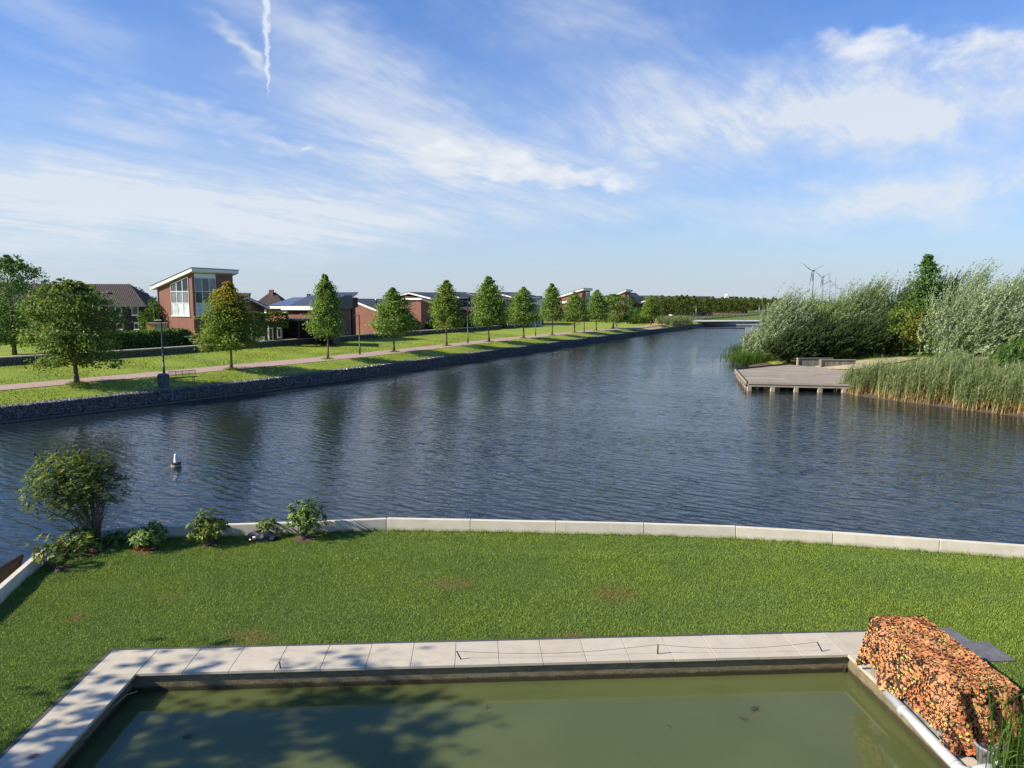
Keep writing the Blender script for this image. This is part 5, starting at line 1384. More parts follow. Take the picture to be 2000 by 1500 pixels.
    x1 = h.hit('C', 552, 640)[0]; zt = h.hit('C', 520, 631)[1]; h.part(MB().box(0, x1, 0, 4, -.5, zt), 'wall', 'dark_wood'); h.part(MB().box(-.2, x1 + .2, -.3, 4.2, zt + .002, zt + .18), 'roof', 'black_paint')
    for r in ((525, 640, 534, 665), (541, 640, 550, 659)): h.win_px('C', r, cols=1, glass=('glass_dark',), fw=.16, sill=False)
    h.part(MB().box(h.hit('C', 499, 650)[0], h.hit('C', 517, 650)[0], -.12, -.02, -.3, h.hit('C', 508, 657)[1]), 'white_panel', 'white_paint')
    for px in (492, 525.5): x = h.hit('C', px, 650)[0]; h.part(MB().box(x - .09, x + .09, -.5, -.3, -.4, zt - .1), 'post', 'white_paint')
    p = AT(304, 634, 90); p.z = ZW; e = empty('garden_store', p, R(10)); tag(e, 'small orange and pale timber store peeping over the hedge', 'shed')
    z1 = ZAT(632, 90) - ZW; MB().box(-1.0, 1.0, 0, 1.4, 0, z1).build('body', 'post_wood', e); MB().box(-1.05, -.1, -.06, -.003, z1 - .9, z1 - .02).build('panel', 'orange_plastic', e); MB().box(-1.15, 1.15, -.15, 1.5, z1 + .002, z1 + .08).build('roof', 'post_wood', e)
build_gardens()

# ------------------------------------------------------------------ avenue, road, bridge, cars, walker
def build_avenue():
    A0, A1 = Vector((50, 238, 0)), Vector((182, 480, 0)); d = (A1 - A0); L = d.length; d.normalize(); n = Vector((-d.y, d.x, 0))
    mb = MB(); q = [A0 - d * 30 + n * 5, A1 + d * 400 + n * 5, A1 + d * 400 + n * 11, A0 - d * 30 + n * 11]
    mb.add([(v.x, v.y, .52) for v in q], [(0, 1, 2, 3)]); structure(mb.build('road', 'asphalt'))
    tm = [trunk_mesh('avenue_trunk', 5.5, .13, .04, 'bark', lim(7, .35, .9, 1.2, .7, 50 + s)) for s in range(2)]
    cm = [crown_lime('avenue_crown', 2.5, 8.0, 2.0, 'avenue_leaf', 150, 22, .36, seed=60 + s, spread=.4) for s in range(4)]
    k = 0
    for r, (off, sp) in enumerate(((0, 8.6), (15, 9.4))):
        t = 0.0 + r * 3
        while t < L + 40 * r:
            p = A0 + d * t + n * (off + random.uniform(-.6, .6)); p.z = .45; sc = random.uniform(.95, 1.22)
            tree('avenue_tree', 'small avenue tree in the distant rows beyond the bridge', p, tm[k % 2], cm[k % 4], sc, k * 1.7, 'tree', 'avenue trees beyond the bridge', sxy=sc * random.uniform(.9, 1.15)); t += sp * random.uniform(.85, 1.15); k += 1
    # hazy wood line on the horizon
    pts = []
    V, A, N_ = [], [], []
    x = RNG.uniform(150, 1500, 16000); y = RNG.uniform(620, 660, 16000) + (x - 150) * .25; z = .4 + RNG.random(16000) ** .8 * (6.5 + 2.5 * np.sin(x * .05) + 2 * np.sin(x * .021))
    me = leaves('far_wood', np.stack([x, y, z], 1), rdir(16000), rdir(16000) + np.array([0, 0, .6]), 1.6, 1.3, 'avenue_leaf'); tag(link('far_wood', me), 'distant dark wood along the horizon', 'wood', kind='stuff')
    # bridge
    b0, b1 = G(1335, 630, .3), G(1545, 630, .3); b0.z = b1.z = 0; y0 = 236
    e = empty('low_bridge', (70, y0, -1)); tag(e, 'low flat concrete bridge closing the far end of the canal', 'bridge')
    xa, xb = AT(1332, 630, y0).x - 70, AT(1580, 630, y0).x - 70; zt = ZAT(627.5, y0) + 1
    MB().box(xa, xb, 0, 6, zt - .35, zt - .02).build('deck', 'bridge_concrete', e); MB().box(xa - .2, xb, -.15, .15, zt - .018, zt + .22).build('parapet', 'bridge_white', e); MB().box(xa - .2, xb, 5.9, 6.2, zt - .018, zt + .22).build('parapet', 'bridge_white', e)
    MB().box(xa, xb, .25, 5.8, .12, zt - .36).build('girder', 'bridge_concrete', e)
    for x in np.linspace(xa + 4, xb - 4, 5): MB().box(x - .5, x + .5, .5, 5.5, -1.5, .11).build('pier', 'bridge_concrete', e)
    p, q = G(1338, 641.5, -.98), G(1455, 641.5, -.98); e = empty('floating_boom', p); tag(e, 'dark floating boom lying across the canal before the bridge', 'boom')
    for i in range(8):
        a = (q - p) * (i / 8.0); b = (q - p) * ((i + .96) / 8.0); MB().tube([a, b], .28, 8).build('float', 'rubber', e)
    p = G(1500, 634, -.5); shrub('yellow_shrub', 'bright yellow green shrub at the right end of the bridge', Vector((p.x, 226, -.9)), (9, 6, 3.1), 'yellow_leaf', 1600, .5, 77)
    # cars by the road
    def car(p, rz, body, lab):
        e = empty('parked_car', p, rz); tag(e, lab, 'car', 'cars on the far road')
        sec = [(-2.1, .35, .75, .85), (-1.95, .3, .95, .88), (-1.3, .28, 1.0, .9), (.9, .28, .98, .9), (1.9, .3, .82, .86), (2.15, .4, .65, .78)]
        mb = MB(); vs = []
        for x, zb, zt, w in sec: vs += [(x, -w, zb), (x, w, zb), (x, w, zt * .85), (x, w * .9, zt), (x, -w * .9, zt), (x, -w, zt * .85)]
        fs = [(i * 6 + k, i * 6 + (k + 1) % 6, (i + 1) * 6 + (k + 1) % 6, (i + 1) * 6 + k) for i in range(5) for k in range(6)] + [(0, 1, 2, 3, 4, 5), (35, 34, 33, 32, 31, 30)]
        mb.add(vs, fs).build('body', body, e, smooth=False, bevel=.03)
        mb = MB().add([(-1.85, -.78, .96), (1.0, -.78, .96), (1.0, .78, .96), (-1.85, .78, .96), (-1.45, -.6, 1.48), (.25, -.6, 1.48), (.25, .6, 1.48), (-1.45, .6, 1.48)], [(0, 3, 2, 1), (4, 5, 6, 7), (0, 1, 5, 4), (1, 2, 6, 5), (2, 3, 7, 6), (3, 0, 4, 7)]).build('window', 'glass_dark', e, bevel=.03)
        MB().box(-1.4, .2, -.58, .58, 1.482, 1.52).build('roof', body, e, bevel=.01)
        for x in (-1.3, 1.35):
            for y in (-.84, .84): MB().tube([(x, y - .1, .32), (x, y + .1, .32)], .32, 14).build('wheel', 'rubber', e)
        for y in (-.6, .6): MB().box(2.1, 2.16, y - .15, y + .15, .55, .68).build('headlight', 'glass_frost', e)
    for px, py, rz, m, lab in ((1283, 621.5, R(250), 'car_blue', 'blue car at the end of the paved path'), (1312, 618, R(60), 'car_white', 'white car half hidden behind avenue trees'), (1376, 616.5, R(60), 'car_dark', 'dark car among the avenue trunks'), (1495, 609, R(60), 'car_white', 'tiny white car far down the road')):
        p = G(px, py, .53); p.z = .53; car(p, rz, m, lab)
    # walker
    p = on_bank(1204, 643.0); build_person(p + Vector((0, 0, .03)))
def build_person(p):
    e = empty('person', p, R(200)); tag(e, 'person in light clothes walking on the path beside the rounded tree', 'person')
    bm = bmesh.new(); sk = bm.verts.layers.skin.verify(); vs = {}
    J = dict(pel=(0, 0, .95, .14), wai=(0, 0, 1.12, .13), che=(0, .01, 1.34, .16), neck=(0, .02, 1.50, .06), head=(0, .05, 1.63, .095), top=(0, .04, 1.72, .08),
             ls=(-.19, 0, 1.42, .06), le=(-.25, -.08, 1.14, .045), lh=(-.24, .08, .92, .03), rs=(.19, 0, 1.42, .06), re=(.25, .04, 1.14, .045), rh=(.24, .24, .98, .03),
             lk=(-.10, .16, .52, .075), la=(-.10, .10, .09, .05), lt=(-.10, .28, .03, .04), rk=(.10, -.02, .52, .075), ra=(.10, -.26, .12, .05), rt=(.10, -.12, .03, .04), lp=(-.10, .02, .86, .1), rp=(.10, .0, .86, .1))
    for k, (x, y, z, r) in J.items(): v = bm.verts.new((x, y, z)); v[sk].radius = (r, r * .85); vs[k] = v
    vs['pel'][sk].use_root = True
    for a, b in (('pel', 'wai'), ('wai', 'che'), ('che', 'neck'), ('neck', 'head'), ('head', 'top'), ('che', 'ls'), ('ls', 'le'), ('le', 'lh'), ('che', 'rs'), ('rs', 're'), ('re', 'rh'), ('pel', 'lp'), ('lp', 'lk'), ('lk', 'la'), ('la', 'lt'), ('pel', 'rp'), ('rp', 'rk'), ('rk', 'ra'), ('ra', 'rt')): bm.edges.new((vs[a], vs[b]))
    me = bpy.data.meshes.new('body'); bm.to_mesh(me); bm.free(); o = link('body', me, 'cloth_white', e)
    o.modifiers.new('skin', 'SKIN'); s = o.modifiers.new('sub', 'SUBSURF'); s.levels = s.render_levels = 2
    MB().lathe([(.02, 1.60), (.10, 1.63), (.115, 1.70), (.09, 1.77), (.02, 1.79)], 12, (0, .03, 0)).build('hair', 'hair_dark', e, smooth=True)
    for s_, yk, ya in ((-1, .09, .12), (1, -.01, -.18)): MB().tube([(s_ * .1, 0, .92), (s_ * .1, yk * 1.6, .52), (s_ * .1, ya, .12)], [.125, .10, .075], 10).build('trouser_leg', 'cloth_blue', e, smooth=True)
build_avenue()

# ------------------------------------------------------------------ right bank with deck, reeds, willows
RB = [(1490, 634), (1462, 650), (1447, 668), (1440, 690), (1447, 706), (1462, 716), (1520, 724), (1600, 745), (1640, 768), (1720, 780), (1800, 790), (1900, 803), (2000, 815), (2150, 832), (2400, 862)]
RBW = [G(a, b, -1) for a, b in RB]
RBW[0] = Vector((95, 236, -1))
RBP = [(p.x, p.y) for p in RBW]
RB_POLY = RBP + [(300, 20), (300, 236)]
def rb_dist(x, y):
    """signed distance inland from the right-hand shoreline"""
    x = np.asarray(x, float); y = np.asarray(y, float); d = np.full(x.shape, 1e9)
    for (x0, y0), (x1, y1) in zip(RBP, RBP[1:]):
        L2 = (x1 - x0) ** 2 + (y1 - y0) ** 2; t = np.clip(((x - x0) * (x1 - x0) + (y - y0) * (y1 - y0)) / L2, 0, 1)
        d = np.minimum(d, np.hypot(x - x0 - t * (x1 - x0), y - y0 - t * (y1 - y0)))
    return np.where(inside_poly(x, y, RB_POLY), d, -d)
def rb_z(x, y):
    d = rb_dist(x, y); return np.interp(d, [-3, 0, 1.2, 3, 6, 12, 30], [-1.9, -1.03, -.72, -.40, -.12, .2, .3])
def build_right_bank():
    xs = np.concatenate([np.arange(14, 62, .75), np.arange(62, 130, 4), [150, 200, 300]]); ys = np.concatenate([np.arange(24, 96, .75), np.arange(96, 240, 4)])
    X, Y = np.meshgrid(xs, ys, indexing='ij'); D = rb_dist(X, Y); Z = rb_z(X, Y) + np.where(D > 2, .05 * np.sin(X * .8) * np.sin(Y * .7 + X * .2), 0); ny = len(ys)
    V = np.stack([X, Y, Z], -1).reshape(-1, 3)
    for name, mat, lo, hi in (('right_bank', 'bank_grass', 2.2, 1e6), ('shore_mud', 'soil', -2.5, 2.2)):
        fs = []
        for i in range(len(xs) - 1):
            for j in range(ny - 1):
                m = D[i:i + 2, j:j + 2].mean()
                if lo < m <= hi: fs.append((i * ny + j, (i + 1) * ny + j, (i + 1) * ny + j + 1, i * ny + j + 1))
        me = bpy.data.meshes.new(name); me.from_pydata([tuple(v) for v in V], [], fs); me.materials.append(MATS[mat]); me.shade_smooth(); structure(link(name, me))
    mb = MB().add([(298, -20, .29), (3000, -20, .29), (3000, 320, .29), (98, 320, .29), (98, 232, .29), (298, 232, .29)], [tuple(range(6))]); structure(mb.build('right_land', 'far_grass'))
    # deck
    A, B, Cc, D, E_ = G(1460, 747, -.3), G(1438, 722, -.3), G(1540, 712, -.3), G(1665, 722, -.3), G(1700, 752, -.3)
    e = empty('timber_deck', Vector((A.x, A.y, -1))); tag(e, 'weathered grey timber deck standing in the canal on posts', 'deck')
    inv = Vector(e.location); poly = [A, B, Cc, D, E_]
    # planks parallel to the front edge
    fx = (E_ - A); fx.z = 0; fx.normalize(); fy = Vector((-fx.y, fx.x, 0))
    P2 = [((p - A).dot(fx), (p - A).dot(fy)) for p in poly]
    def span(y):
        xs = []
        for i in range(len(P2)):
            (x0, y0), (x1, y1) = P2[i], P2[(i + 1) % len(P2)]
            if (y0 - y) * (y1 - y) < 0: xs.append(x0 + (x1 - x0) * (y - y0) / (y1 - y0))
        return (min(xs), max(xs)) if len(xs) >= 2 else None
    y = .05; top = max(q[1] for q in P2); M3 = Matrix((fx, fy, Vector((0, 0, 1)))).transposed(); wdt = .19
    while y < top - .1:
        s = span(y + wdt / 2)
        if s and s[1] - s[0] > .3:
            cuts = [s[0]]
            while cuts[-1] < s[1] - 4: cuts.append(cuts[-1] + random.uniform(3, 4.2))
            cuts.append(s[1])
            for c0, c1 in zip(cuts, cuts[1:]):
                mb = MB().box(c0 + .004, c1 - .004, y, y + wdt - .012, -.04, random.uniform(-.006, .006))
                mb.v = [tuple(M3 @ Vector(v) + A - inv) for v in mb.v]; mb.build('plank', 'deck_wood', e)
        y += wdt
    def beam(p, q, z0, z1, w, name, mat):
        d = q - p; d.z = 0; L = d.length; d.normalize(); nn = Vector((-d.y, d.x, 0))
        mb = MB().box(0, L, -w / 2, w / 2, z0, z1); m = Matrix((d, nn, Vector((0, 0, 1)))).transposed()
        mb.v = [tuple(m @ Vector(v) + Vector((p.x, p.y, -.3)) - inv) for v in mb.v]; return mb.build(name, mat, e)
    o = Vector((0, -.12, 0)); o2 = Vector((-.13, 0, 0))
    beam(A + o, E_ + o, -.11, .05, .08, 'fascia_board', 'deck_wood'); beam(A + o * .2, E_ + o * .2, -.20, -.13, .12, 'joist', 'weathered_wood'); beam(A + o * 1.5, E_ + o * 1.5, -.32, -.20, .10, 'fascia_board', 'deck_wood')
    beam(B + o2, A + o2, -.12, .07, .08, 'fascia_board', 'deck_wood'); beam(B + o2 * 1.4, A + o2 * 1.4, -.32, -.20, .10, 'fascia_board', 'deck_wood'); beam(B, Cc, -.05, .14, .14, 'kerb_beam', 'dark_wood'); beam(B, A, .002, .05, .12, 'edge_strip', 'dark_wood')
    for t in np.linspace(.01, .98, 6):
        p = A.lerp(E_, t) + Vector((0, -.16, 0)) - inv; MB().box(p.x - .16, p.x + .16, p.y - .15, p.y + .15, -1.0, .375).build('post', 'post_wood', e)
    for t in np.linspace(.16, .94, 6):
        p = A.lerp(B, t) + Vector((.12, 0, 0)) - inv; MB().box(p.x - .14, p.x + .14, p.y - .14, p.y + .14, -1.0, .34).build('post', 'post_wood', e)
    for r in range(3):
        for t in np.linspace(.12, .9, 5):
            p = A.lerp(E_, t) + Vector((.8, 2.2 + r * 3, 0)) - inv; MB().box(p.x - .12, p.x + .12, p.y - .12, p.y + .12, -1.0, .5).build('post', 'weathered_wood', e)
    # timber screens
    for (l, r, lab) in (((1559, 713, 1625, 707, 699, 693), 0, 'grey timber plank screen at the back of the deck, the farther one'), ((1604, 717, 1670, 711, 702, 696), 1, 'grey timber plank screen at the back of the deck, the nearer one')):
        p = G(l[0], l[1], -.28); q = G(l[2], l[3], .05); d = q - p; d.z = 0; L = min(d.length, 9.5); h = (ZAT(l[4], p.y) - p.z)
        e2 = empty('timber_screen', p, math.atan2(d.y, d.x)); tag(e2, lab, 'screen', 'timber screens by the deck')
        k = 0; x = 0.0
        while x < L - .1:
            w = .30; MB().box(x + .008, x + w - .008, -.05 + random.uniform(-.01, .01), .05, -.15, h - .08 + random.uniform(-.01, .01)).build('plank', 'weathered_wood', e2); x += w
        MB().box(-.10, L + .05, -.14, .14, h - .078, h).build('top_rail', 'weathered_wood', e2, bevel=.01); MB().box(-.16, -.002, -.17, .17, -.2, h + .01).build('end_post', 'deck_wood', e2, bevel=.01)
build_right_bank()

def build_sand():
    # worn sandy ground behind the deck, laid over the bank
    P = [G(*q)[:2] for q in ((1560, 716, -.25), (1600, 719, -.25), (1668, 725, -.25), (1712, 716, -.05), (1760, 710, .10), (1800, 700, .2), (1760, 700, .2), (1700, 704, .15), (1640, 708, .0))]
    xs = np.arange(24, 62, .4); ys = np.arange(60, 100, .4); X, Y = np.meshgrid(xs, ys, indexing='ij'); wob = .5 * np.sin(X * 1.9) * np.sin(Y * 1.3)
    I = inside_poly(X + wob, Y + wob, P); Z = rb_z(X, Y) + .10; ny = len(ys)
    fs = [(i * ny + j, (i + 1) * ny + j, (i + 1) * ny + j + 1, i * ny + j + 1) for i in range(len(xs) - 1) for j in range(ny - 1) if I[i, j]]
    me = bpy.data.meshes.new('sand_ground'); me.from_pydata([tuple(v) for v in np.stack([X, Y, Z], -1).reshape(-1, 3)], [], fs); me.materials.append(MATS['sand']); structure(link('sand_ground', me))
build_sand()

def reed_mesh(name, pts, hts, mat='reed', leafy=6, wind=.35, seed=0, wd=.035):
    g = np.random.default_rng(seed); pts = np.asarray(pts); n = len(pts); hts = np.asarray(hts)
    V, rn, up = [], [], []
    # stalks: thin upright quads
    th = g.uniform(0, PI, n); lean = np.stack([wind * hts * g.uniform(.1, .6, n), g.normal(0, .12, n) * hts], 1)
    c, s = np.cos(th) * wd * .45, np.sin(th) * wd * .45; top = np.stack([pts[:, 0] + lean[:, 0], pts[:, 1] + lean[:, 1], pts[:, 2] + hts], 1)
    Q = np.empty((n, 4, 3)); Q[:, 0] = pts + np.stack([c, s, 0 * c], 1); Q[:, 1] = pts - np.stack([c, s, 0 * c], 1); Q[:, 2] = top - np.stack([c, s, 0 * c], 1) * .4; Q[:, 3] = top + np.stack([c, s, 0 * c], 1) * .4
    r = g.random(n); V.append(Q); rn.append(np.repeat(r, 4)); up.append(np.tile([0, 0, 1, 1], n).astype(float))
    # blades leaving the stalk and bending down wind
    m = n * leafy; idx = np.repeat(np.arange(n), leafy); t = g.uniform(.18, 1.0, m)
    b = pts[idx] * (1 - t[:, None]) + top[idx] * t[:, None]
    az = g.normal(0, 1.1, m); L = g.uniform(.35, .75, m) * np.clip(hts[idx] / 2, .4, 1.2)
    d = np.stack([np.cos(az) * .8 + .25, np.sin(az) * .8, g.uniform(.25, 1.0, m)], 1); d = unit(d); sd = unit(np.cross(d, np.array([0, 0, 1.0]))) * wd * .5
    mid = b + d * L[:, None] * .55; tip = b + d * L[:, None] + np.array([.1, 0, -.16]) * L[:, None]
    Q = np.empty((m, 4, 3)); Q[:, 0] = b; Q[:, 1] = mid + sd; Q[:, 2] = tip; Q[:, 3] = mid - sd
    V.append(Q); rn.append(np.repeat(np.clip(r[idx] + g.normal(0, .2, m), 0, 1), 4)); up.append(np.repeat(t, 4))
    V = np.concatenate(V); k = len(V)
    return np_mesh(name, V.reshape(-1, 3), np.arange(k * 4).reshape(k, 4), mat, np.concatenate(rn), np.concatenate(up))
def build_reeds():
    # reed bed in front of the right-hand willow
    line = [G(a, b, -1) for a, b in ((1628, 765), (1665, 771), (1720, 780), (1800, 790), (1900, 803), (2000, 815), (2120, 829), (2300, 850))]
    P, Hh = [], []
    for i in range(len(line) - 1):
        a, b = line[i], line[i + 1]; L = (b - a).length; t = (b - a).normalized(); nn = Vector((-t.y, t.x, 0)); nn = nn if nn.y > 0 else -nn
        m = int(L * 260)
        depth = 8.0 if i > 0 else 4.5
        for _ in range(m):
            u = random.random() * L; v = abs(random.random()) * depth - .25 + .5 * math.sin((i * 7 + u) * .9) + .3 * math.sin((i * 7 + u) * 2.3)
            p = a + t * u + nn * v; z = float(rb_z(p.x, p.y)) - .05
            hh = random.uniform(1.6, 2.75) * (.75 if v < .3 else 1) * (1 + .14 * math.sin(p.x * 1.7 + p.y) + .10 * math.sin(p.x * .6 - p.y * .8)) - min(max(v, 0) * .05, .4)
            if i == 0: hh *= .72
            P.append((p.x, p.y, z)); Hh.append(hh)
    me = reed_mesh('reed_bed', P, Hh, leafy=7, seed=5, wd=.045); tag(link('reed_bed', me), 'dense green reed bed with straw coloured feet at the water edge', 'reeds', kind='stuff')
    # tall grass left of the deck
    P, Hh = [], []
    for px, py, w, n in ((1450, 704, 1.0, 300), (1466, 710, 1.4, 500), (1485, 712, 1.6, 600), (1510, 713, 1.8, 600), (1535, 712, 1.6, 400), (1446, 690, 1.0, 250)):
        c = G(px, py, -.9); 
        for _ in range(n): P.append((c.x + random.gauss(0, w), c.y + random.gauss(1.2, .9), -.95 + random.uniform(0, .3))); Hh.append(random.uniform(.8, 1.9))
    me = reed_mesh('waterside_grass', P, [q * .68 for q in Hh], 'lush_leaf', leafy=5, seed=6, wd=.05); tag(link('waterside_grass', me), 'fresh green tall grass left of the timber deck', 'grass', kind='stuff')
    # rank growth on the far quay corner by the bridge
    P, Hh = [], []
    for _ in range(1100):
        s = random.uniform(196, 222); v = vg(s) + random.uniform(1.0, 6.5); x, y = xy(s, v); P.append((x, y, bank_z(x, y) - .05)); Hh.append(random.uniform(.8, 2.3))
    me = reed_mesh('quay_reeds', P, Hh, leafy=6, seed=8, wd=.11); tag(link('quay_reeds', me), 'tall rank grass and weeds on the far quay corner by the bridge', 'grass', kind='stuff')
build_reeds()

def crown_willow(name, dims, mat, strands=620, per=30, seed=0, wind=(.85, .1, .35), leaf=.26, low=.05):
    g = np.random.default_rng(seed); a, b, c = dims
    q = unit(g.normal(size=(strands, 3))) * (g.random((strands, 1)) ** .42)
    q[:, 2] = np.where(q[:, 2] < 0, q[:, 2] * 1.0, q[:, 2])
    lump = 1 + .20 * np.sin(q[:, 0] * 4.3 + seed) * np.sin(q[:, 2] * 5.1 + seed * 2) + .15 * np.sin(q[:, 1] * 7 + seed)
    base = q * lump[:, None] * np.array([a / 2, b / 2, c / 2]) + np.array([0, 0, c * (.45 + low)])
    lowm = base[:, 2] < .25 * c; base[lowm, :2] *= np.array([1.08, 1.08]); base[:, 2] = np.maximum(base[:, 2], g.uniform(.0, .5, strands))
    out = unit(q + 1e-5)
    d0 = unit(out * .55 + np.array([0, 0, .65]) + g.normal(size=(strands, 3)) * .35); w = np.array(wind)
    L = g.uniform(.8, 1.9, strands) * (c / 7.5) ** .5
    # top leaders
    k = strands // 14; base[:k, 2] = c * g.uniform(.82, .97, k); base[:k, :2] *= .55; L[:k] *= 1.25; d0[:k] = unit(np.array([.25, 0, 1.0]) + g.normal(size=(k, 3)) * .2)
    idx = np.repeat(np.arange(strands), per); t = np.tile(np.linspace(0.02, 1, per), strands) + g.normal(0, .02, strands * per); n = len(idx)
    P = base[idx] + (d0[idx] * t[:, None] + w * (t ** 2)[:, None] * .75) * L[idx][:, None] + g.normal(0, .055, (n, 3))
    tang = unit(d0[idx] + w * 1.5 * t[:, None]); axis = tang + g.normal(size=(n, 3)) * .42 + w * .35
    nrm = g.normal(size=(n, 3)) + np.array([-.3, -.3, .6]); l = leaf * g.uniform(.7, 1.3, n)
    sr = g.random(strands); rn = np.clip(sr[idx] * .6 + g.random(n) * .5 - .05, 0, 1)
    return leaves(name, P, axis, nrm, l, l * .30, mat, rn)
def stem_fan(name, h, n, spread, mat='bark', seed=0, r=.09):
    mb = MB(); rr = random.Random(seed)
    for k in range(n):
        a = rr.uniform(0, 2 * PI); s = rr.uniform(.3, 1) * spread; mb.tube([(.1 * math.cos(a), .1 * math.sin(a), -.2), (s * .4 * math.cos(a), s * .4 * math.sin(a), h * .4), (s * math.cos(a) + .15 * h * .3, s * math.sin(a), h * .85)], [r, r * .6, r * .15], 6)
    return mb.mesh(name, mat, smooth=True)
def build_willows():
    def will(px, base, Y, top, wpx, mat, lab, seed, strands=620, depth=.8, z=.1, wind=(.85, .1, .35), leaf=.26, cat='willow', name='willow'):
        x = AT(px, 700, Y).x; h = ZAT(top, Y) - z - 1.15; w = wpx / FPX * Y; strands = int(strands * 1.35); leaf *= .86
        e = empty(name, (x, Y, z)); tag(e, lab, cat, 'willows and trees on the right bank')
        link('trunk', stem_fan(name + '_stems', h, 8, w * .25, 'bark', seed), parent=e)
        link('crown', crown_willow(name + '_crown', (w, w * depth, h), mat, strands, 30, seed, wind, leaf), parent=e); return e
    will(1908, 0, 69, 560, 200, 'willow_silver', 'large silvery willow behind the reed bed', 1, 1000, .75, leaf=.28)
    will(1888, 0, 74, 526, 80, 'willow_silver', 'upright silvery willow top rising behind the large willow', 12, 420, .8, leaf=.26)
    will(1985, 0, 77, 545, 130, 'willow_leaf', 'pale green willow at the right edge behind the large one', 2, 600)
    will(1950, 0, 80, 552, 110, 'willow_leaf', 'pale willow between the two largest at the right edge', 22, 480)
    will(2075, 0, 66, 590, 170, 'willow_leaf', 'green willow cut by the right edge of the picture', 3, 600)
    will(1985, 0, 63, 655, 70, 'hedge_leaf', 'low bright green bush right of the large willow', 4, 260, .7, 0.0, (.3, 0, .1), .3, 'shrub', 'bush')
    will(1525, 0, 84, 573, 85, 'willow_silver', 'pale willow at the left end of the right bank clump', 5, 560, .8, -.2)
    will(1487, 0, 90, 632, 75, 'willow_silver', 'low silvery willow overhanging the water at the left end', 6, 380, .8, -.6)
    will(1575, 0, 88, 580, 90, 'willow_leaf', 'green willow second from the left in the clump', 7, 560)
    will(1612, 0, 86, 590, 80, 'willow_leaf', 'willow behind the deck below the wind turbines', 15, 480)
    will(1655, 0, 90, 568, 90, 'willow_leaf', 'taller willow right of the wind turbines', 8, 560)
    will(1700, 0, 92, 550, 85, 'willow_leaf', 'willow with wispy top in the middle of the clump', 9, 560)
    will(1540, 0, 80, 640, 90, 'willow_dark_shaded', 'dark low willow at the back left corner of the deck', 10, 420, .7, -.1, (.6, 0, .2), .27)
    will(1600, 0, 82, 622, 110, 'willow_dark_shaded', 'dark leafy bush right behind the timber screens', 11, 560, .6, 0, (.6, 0, .2), .27)
    will(1670, 0, 84, 618, 115, 'willow_dark_shaded', 'dark bush in deep shade right of the screens', 13, 560, .6, .1, (.6, 0, .2), .27)
    will(1735, 0, 86, 612, 105, 'willow_dark_shaded', 'dark bush behind the yellow sapling', 14, 500, .6, .1, (.5, 0, .2), .27)
    will(1770, 0, 100, 556, 120, 'willow_dark_shaded', 'dark green tree between the clump and the tall pointed tree', 16, 600, .8, .1, (.3, 0, .3), .3, 'tree', 'broadleaf_tree')
    will(1840, 0, 96, 540, 110, 'willow_dark_shaded', 'dark tree between the tall pointed tree and the large willow', 17, 560, .8, .1, (.4, 0, .3), .3, 'tree', 'broadleaf_tree')
    # tall pointed dark tree
    Y = 92; x = AT(1800, 700, Y).x; h = ZAT(500, Y) - .1
    tm = trunk_mesh('alder_trunk', h * .95, .2, .03, 'bark_dark', lim(22, .25, .98, 2.0, .5, 71)); cm = crown_lime('alder_crown', .8, h, 3.3, 'ash_leaf', 330, 30, .28, 'pyr', .45, .62, 72)
    tree('alder_tree', 'tall pointed dark green tree rising above the right bank clump', (x, Y, .1), tm, cm, 1, 0, 'tree', 'willows and trees on the right bank')
    # young saplings
    for i, (px, py, Y, top, w, m, lab) in enumerate(((1796, 690, 82, 606, 1.6, 'yellow_leaf', 'young yellow leaved sapling left of the large willow'), (1763, 690, 84, 590, 1.7, 'lime_leaf_light', 'young green sapling with thin pale trunk beside the yellow one'))):
        x = AT(px, py, Y).x; h = ZAT(top, Y) - .25
        tm = trunk_mesh('sapling_trunk', h * .9, .06, .02, 'bark_yellow', lim(8, .5, .95, .8, .7, 81 + i)); cm = crown_lime('sapling_crown', h * .38, h, w, m, 70, 22, .26, 'oval', .6, .3, 83 + i)
        tree('sapling', lab, (x, Y, .2), tm, cm, 1, 0, 'tree')
build_willows()

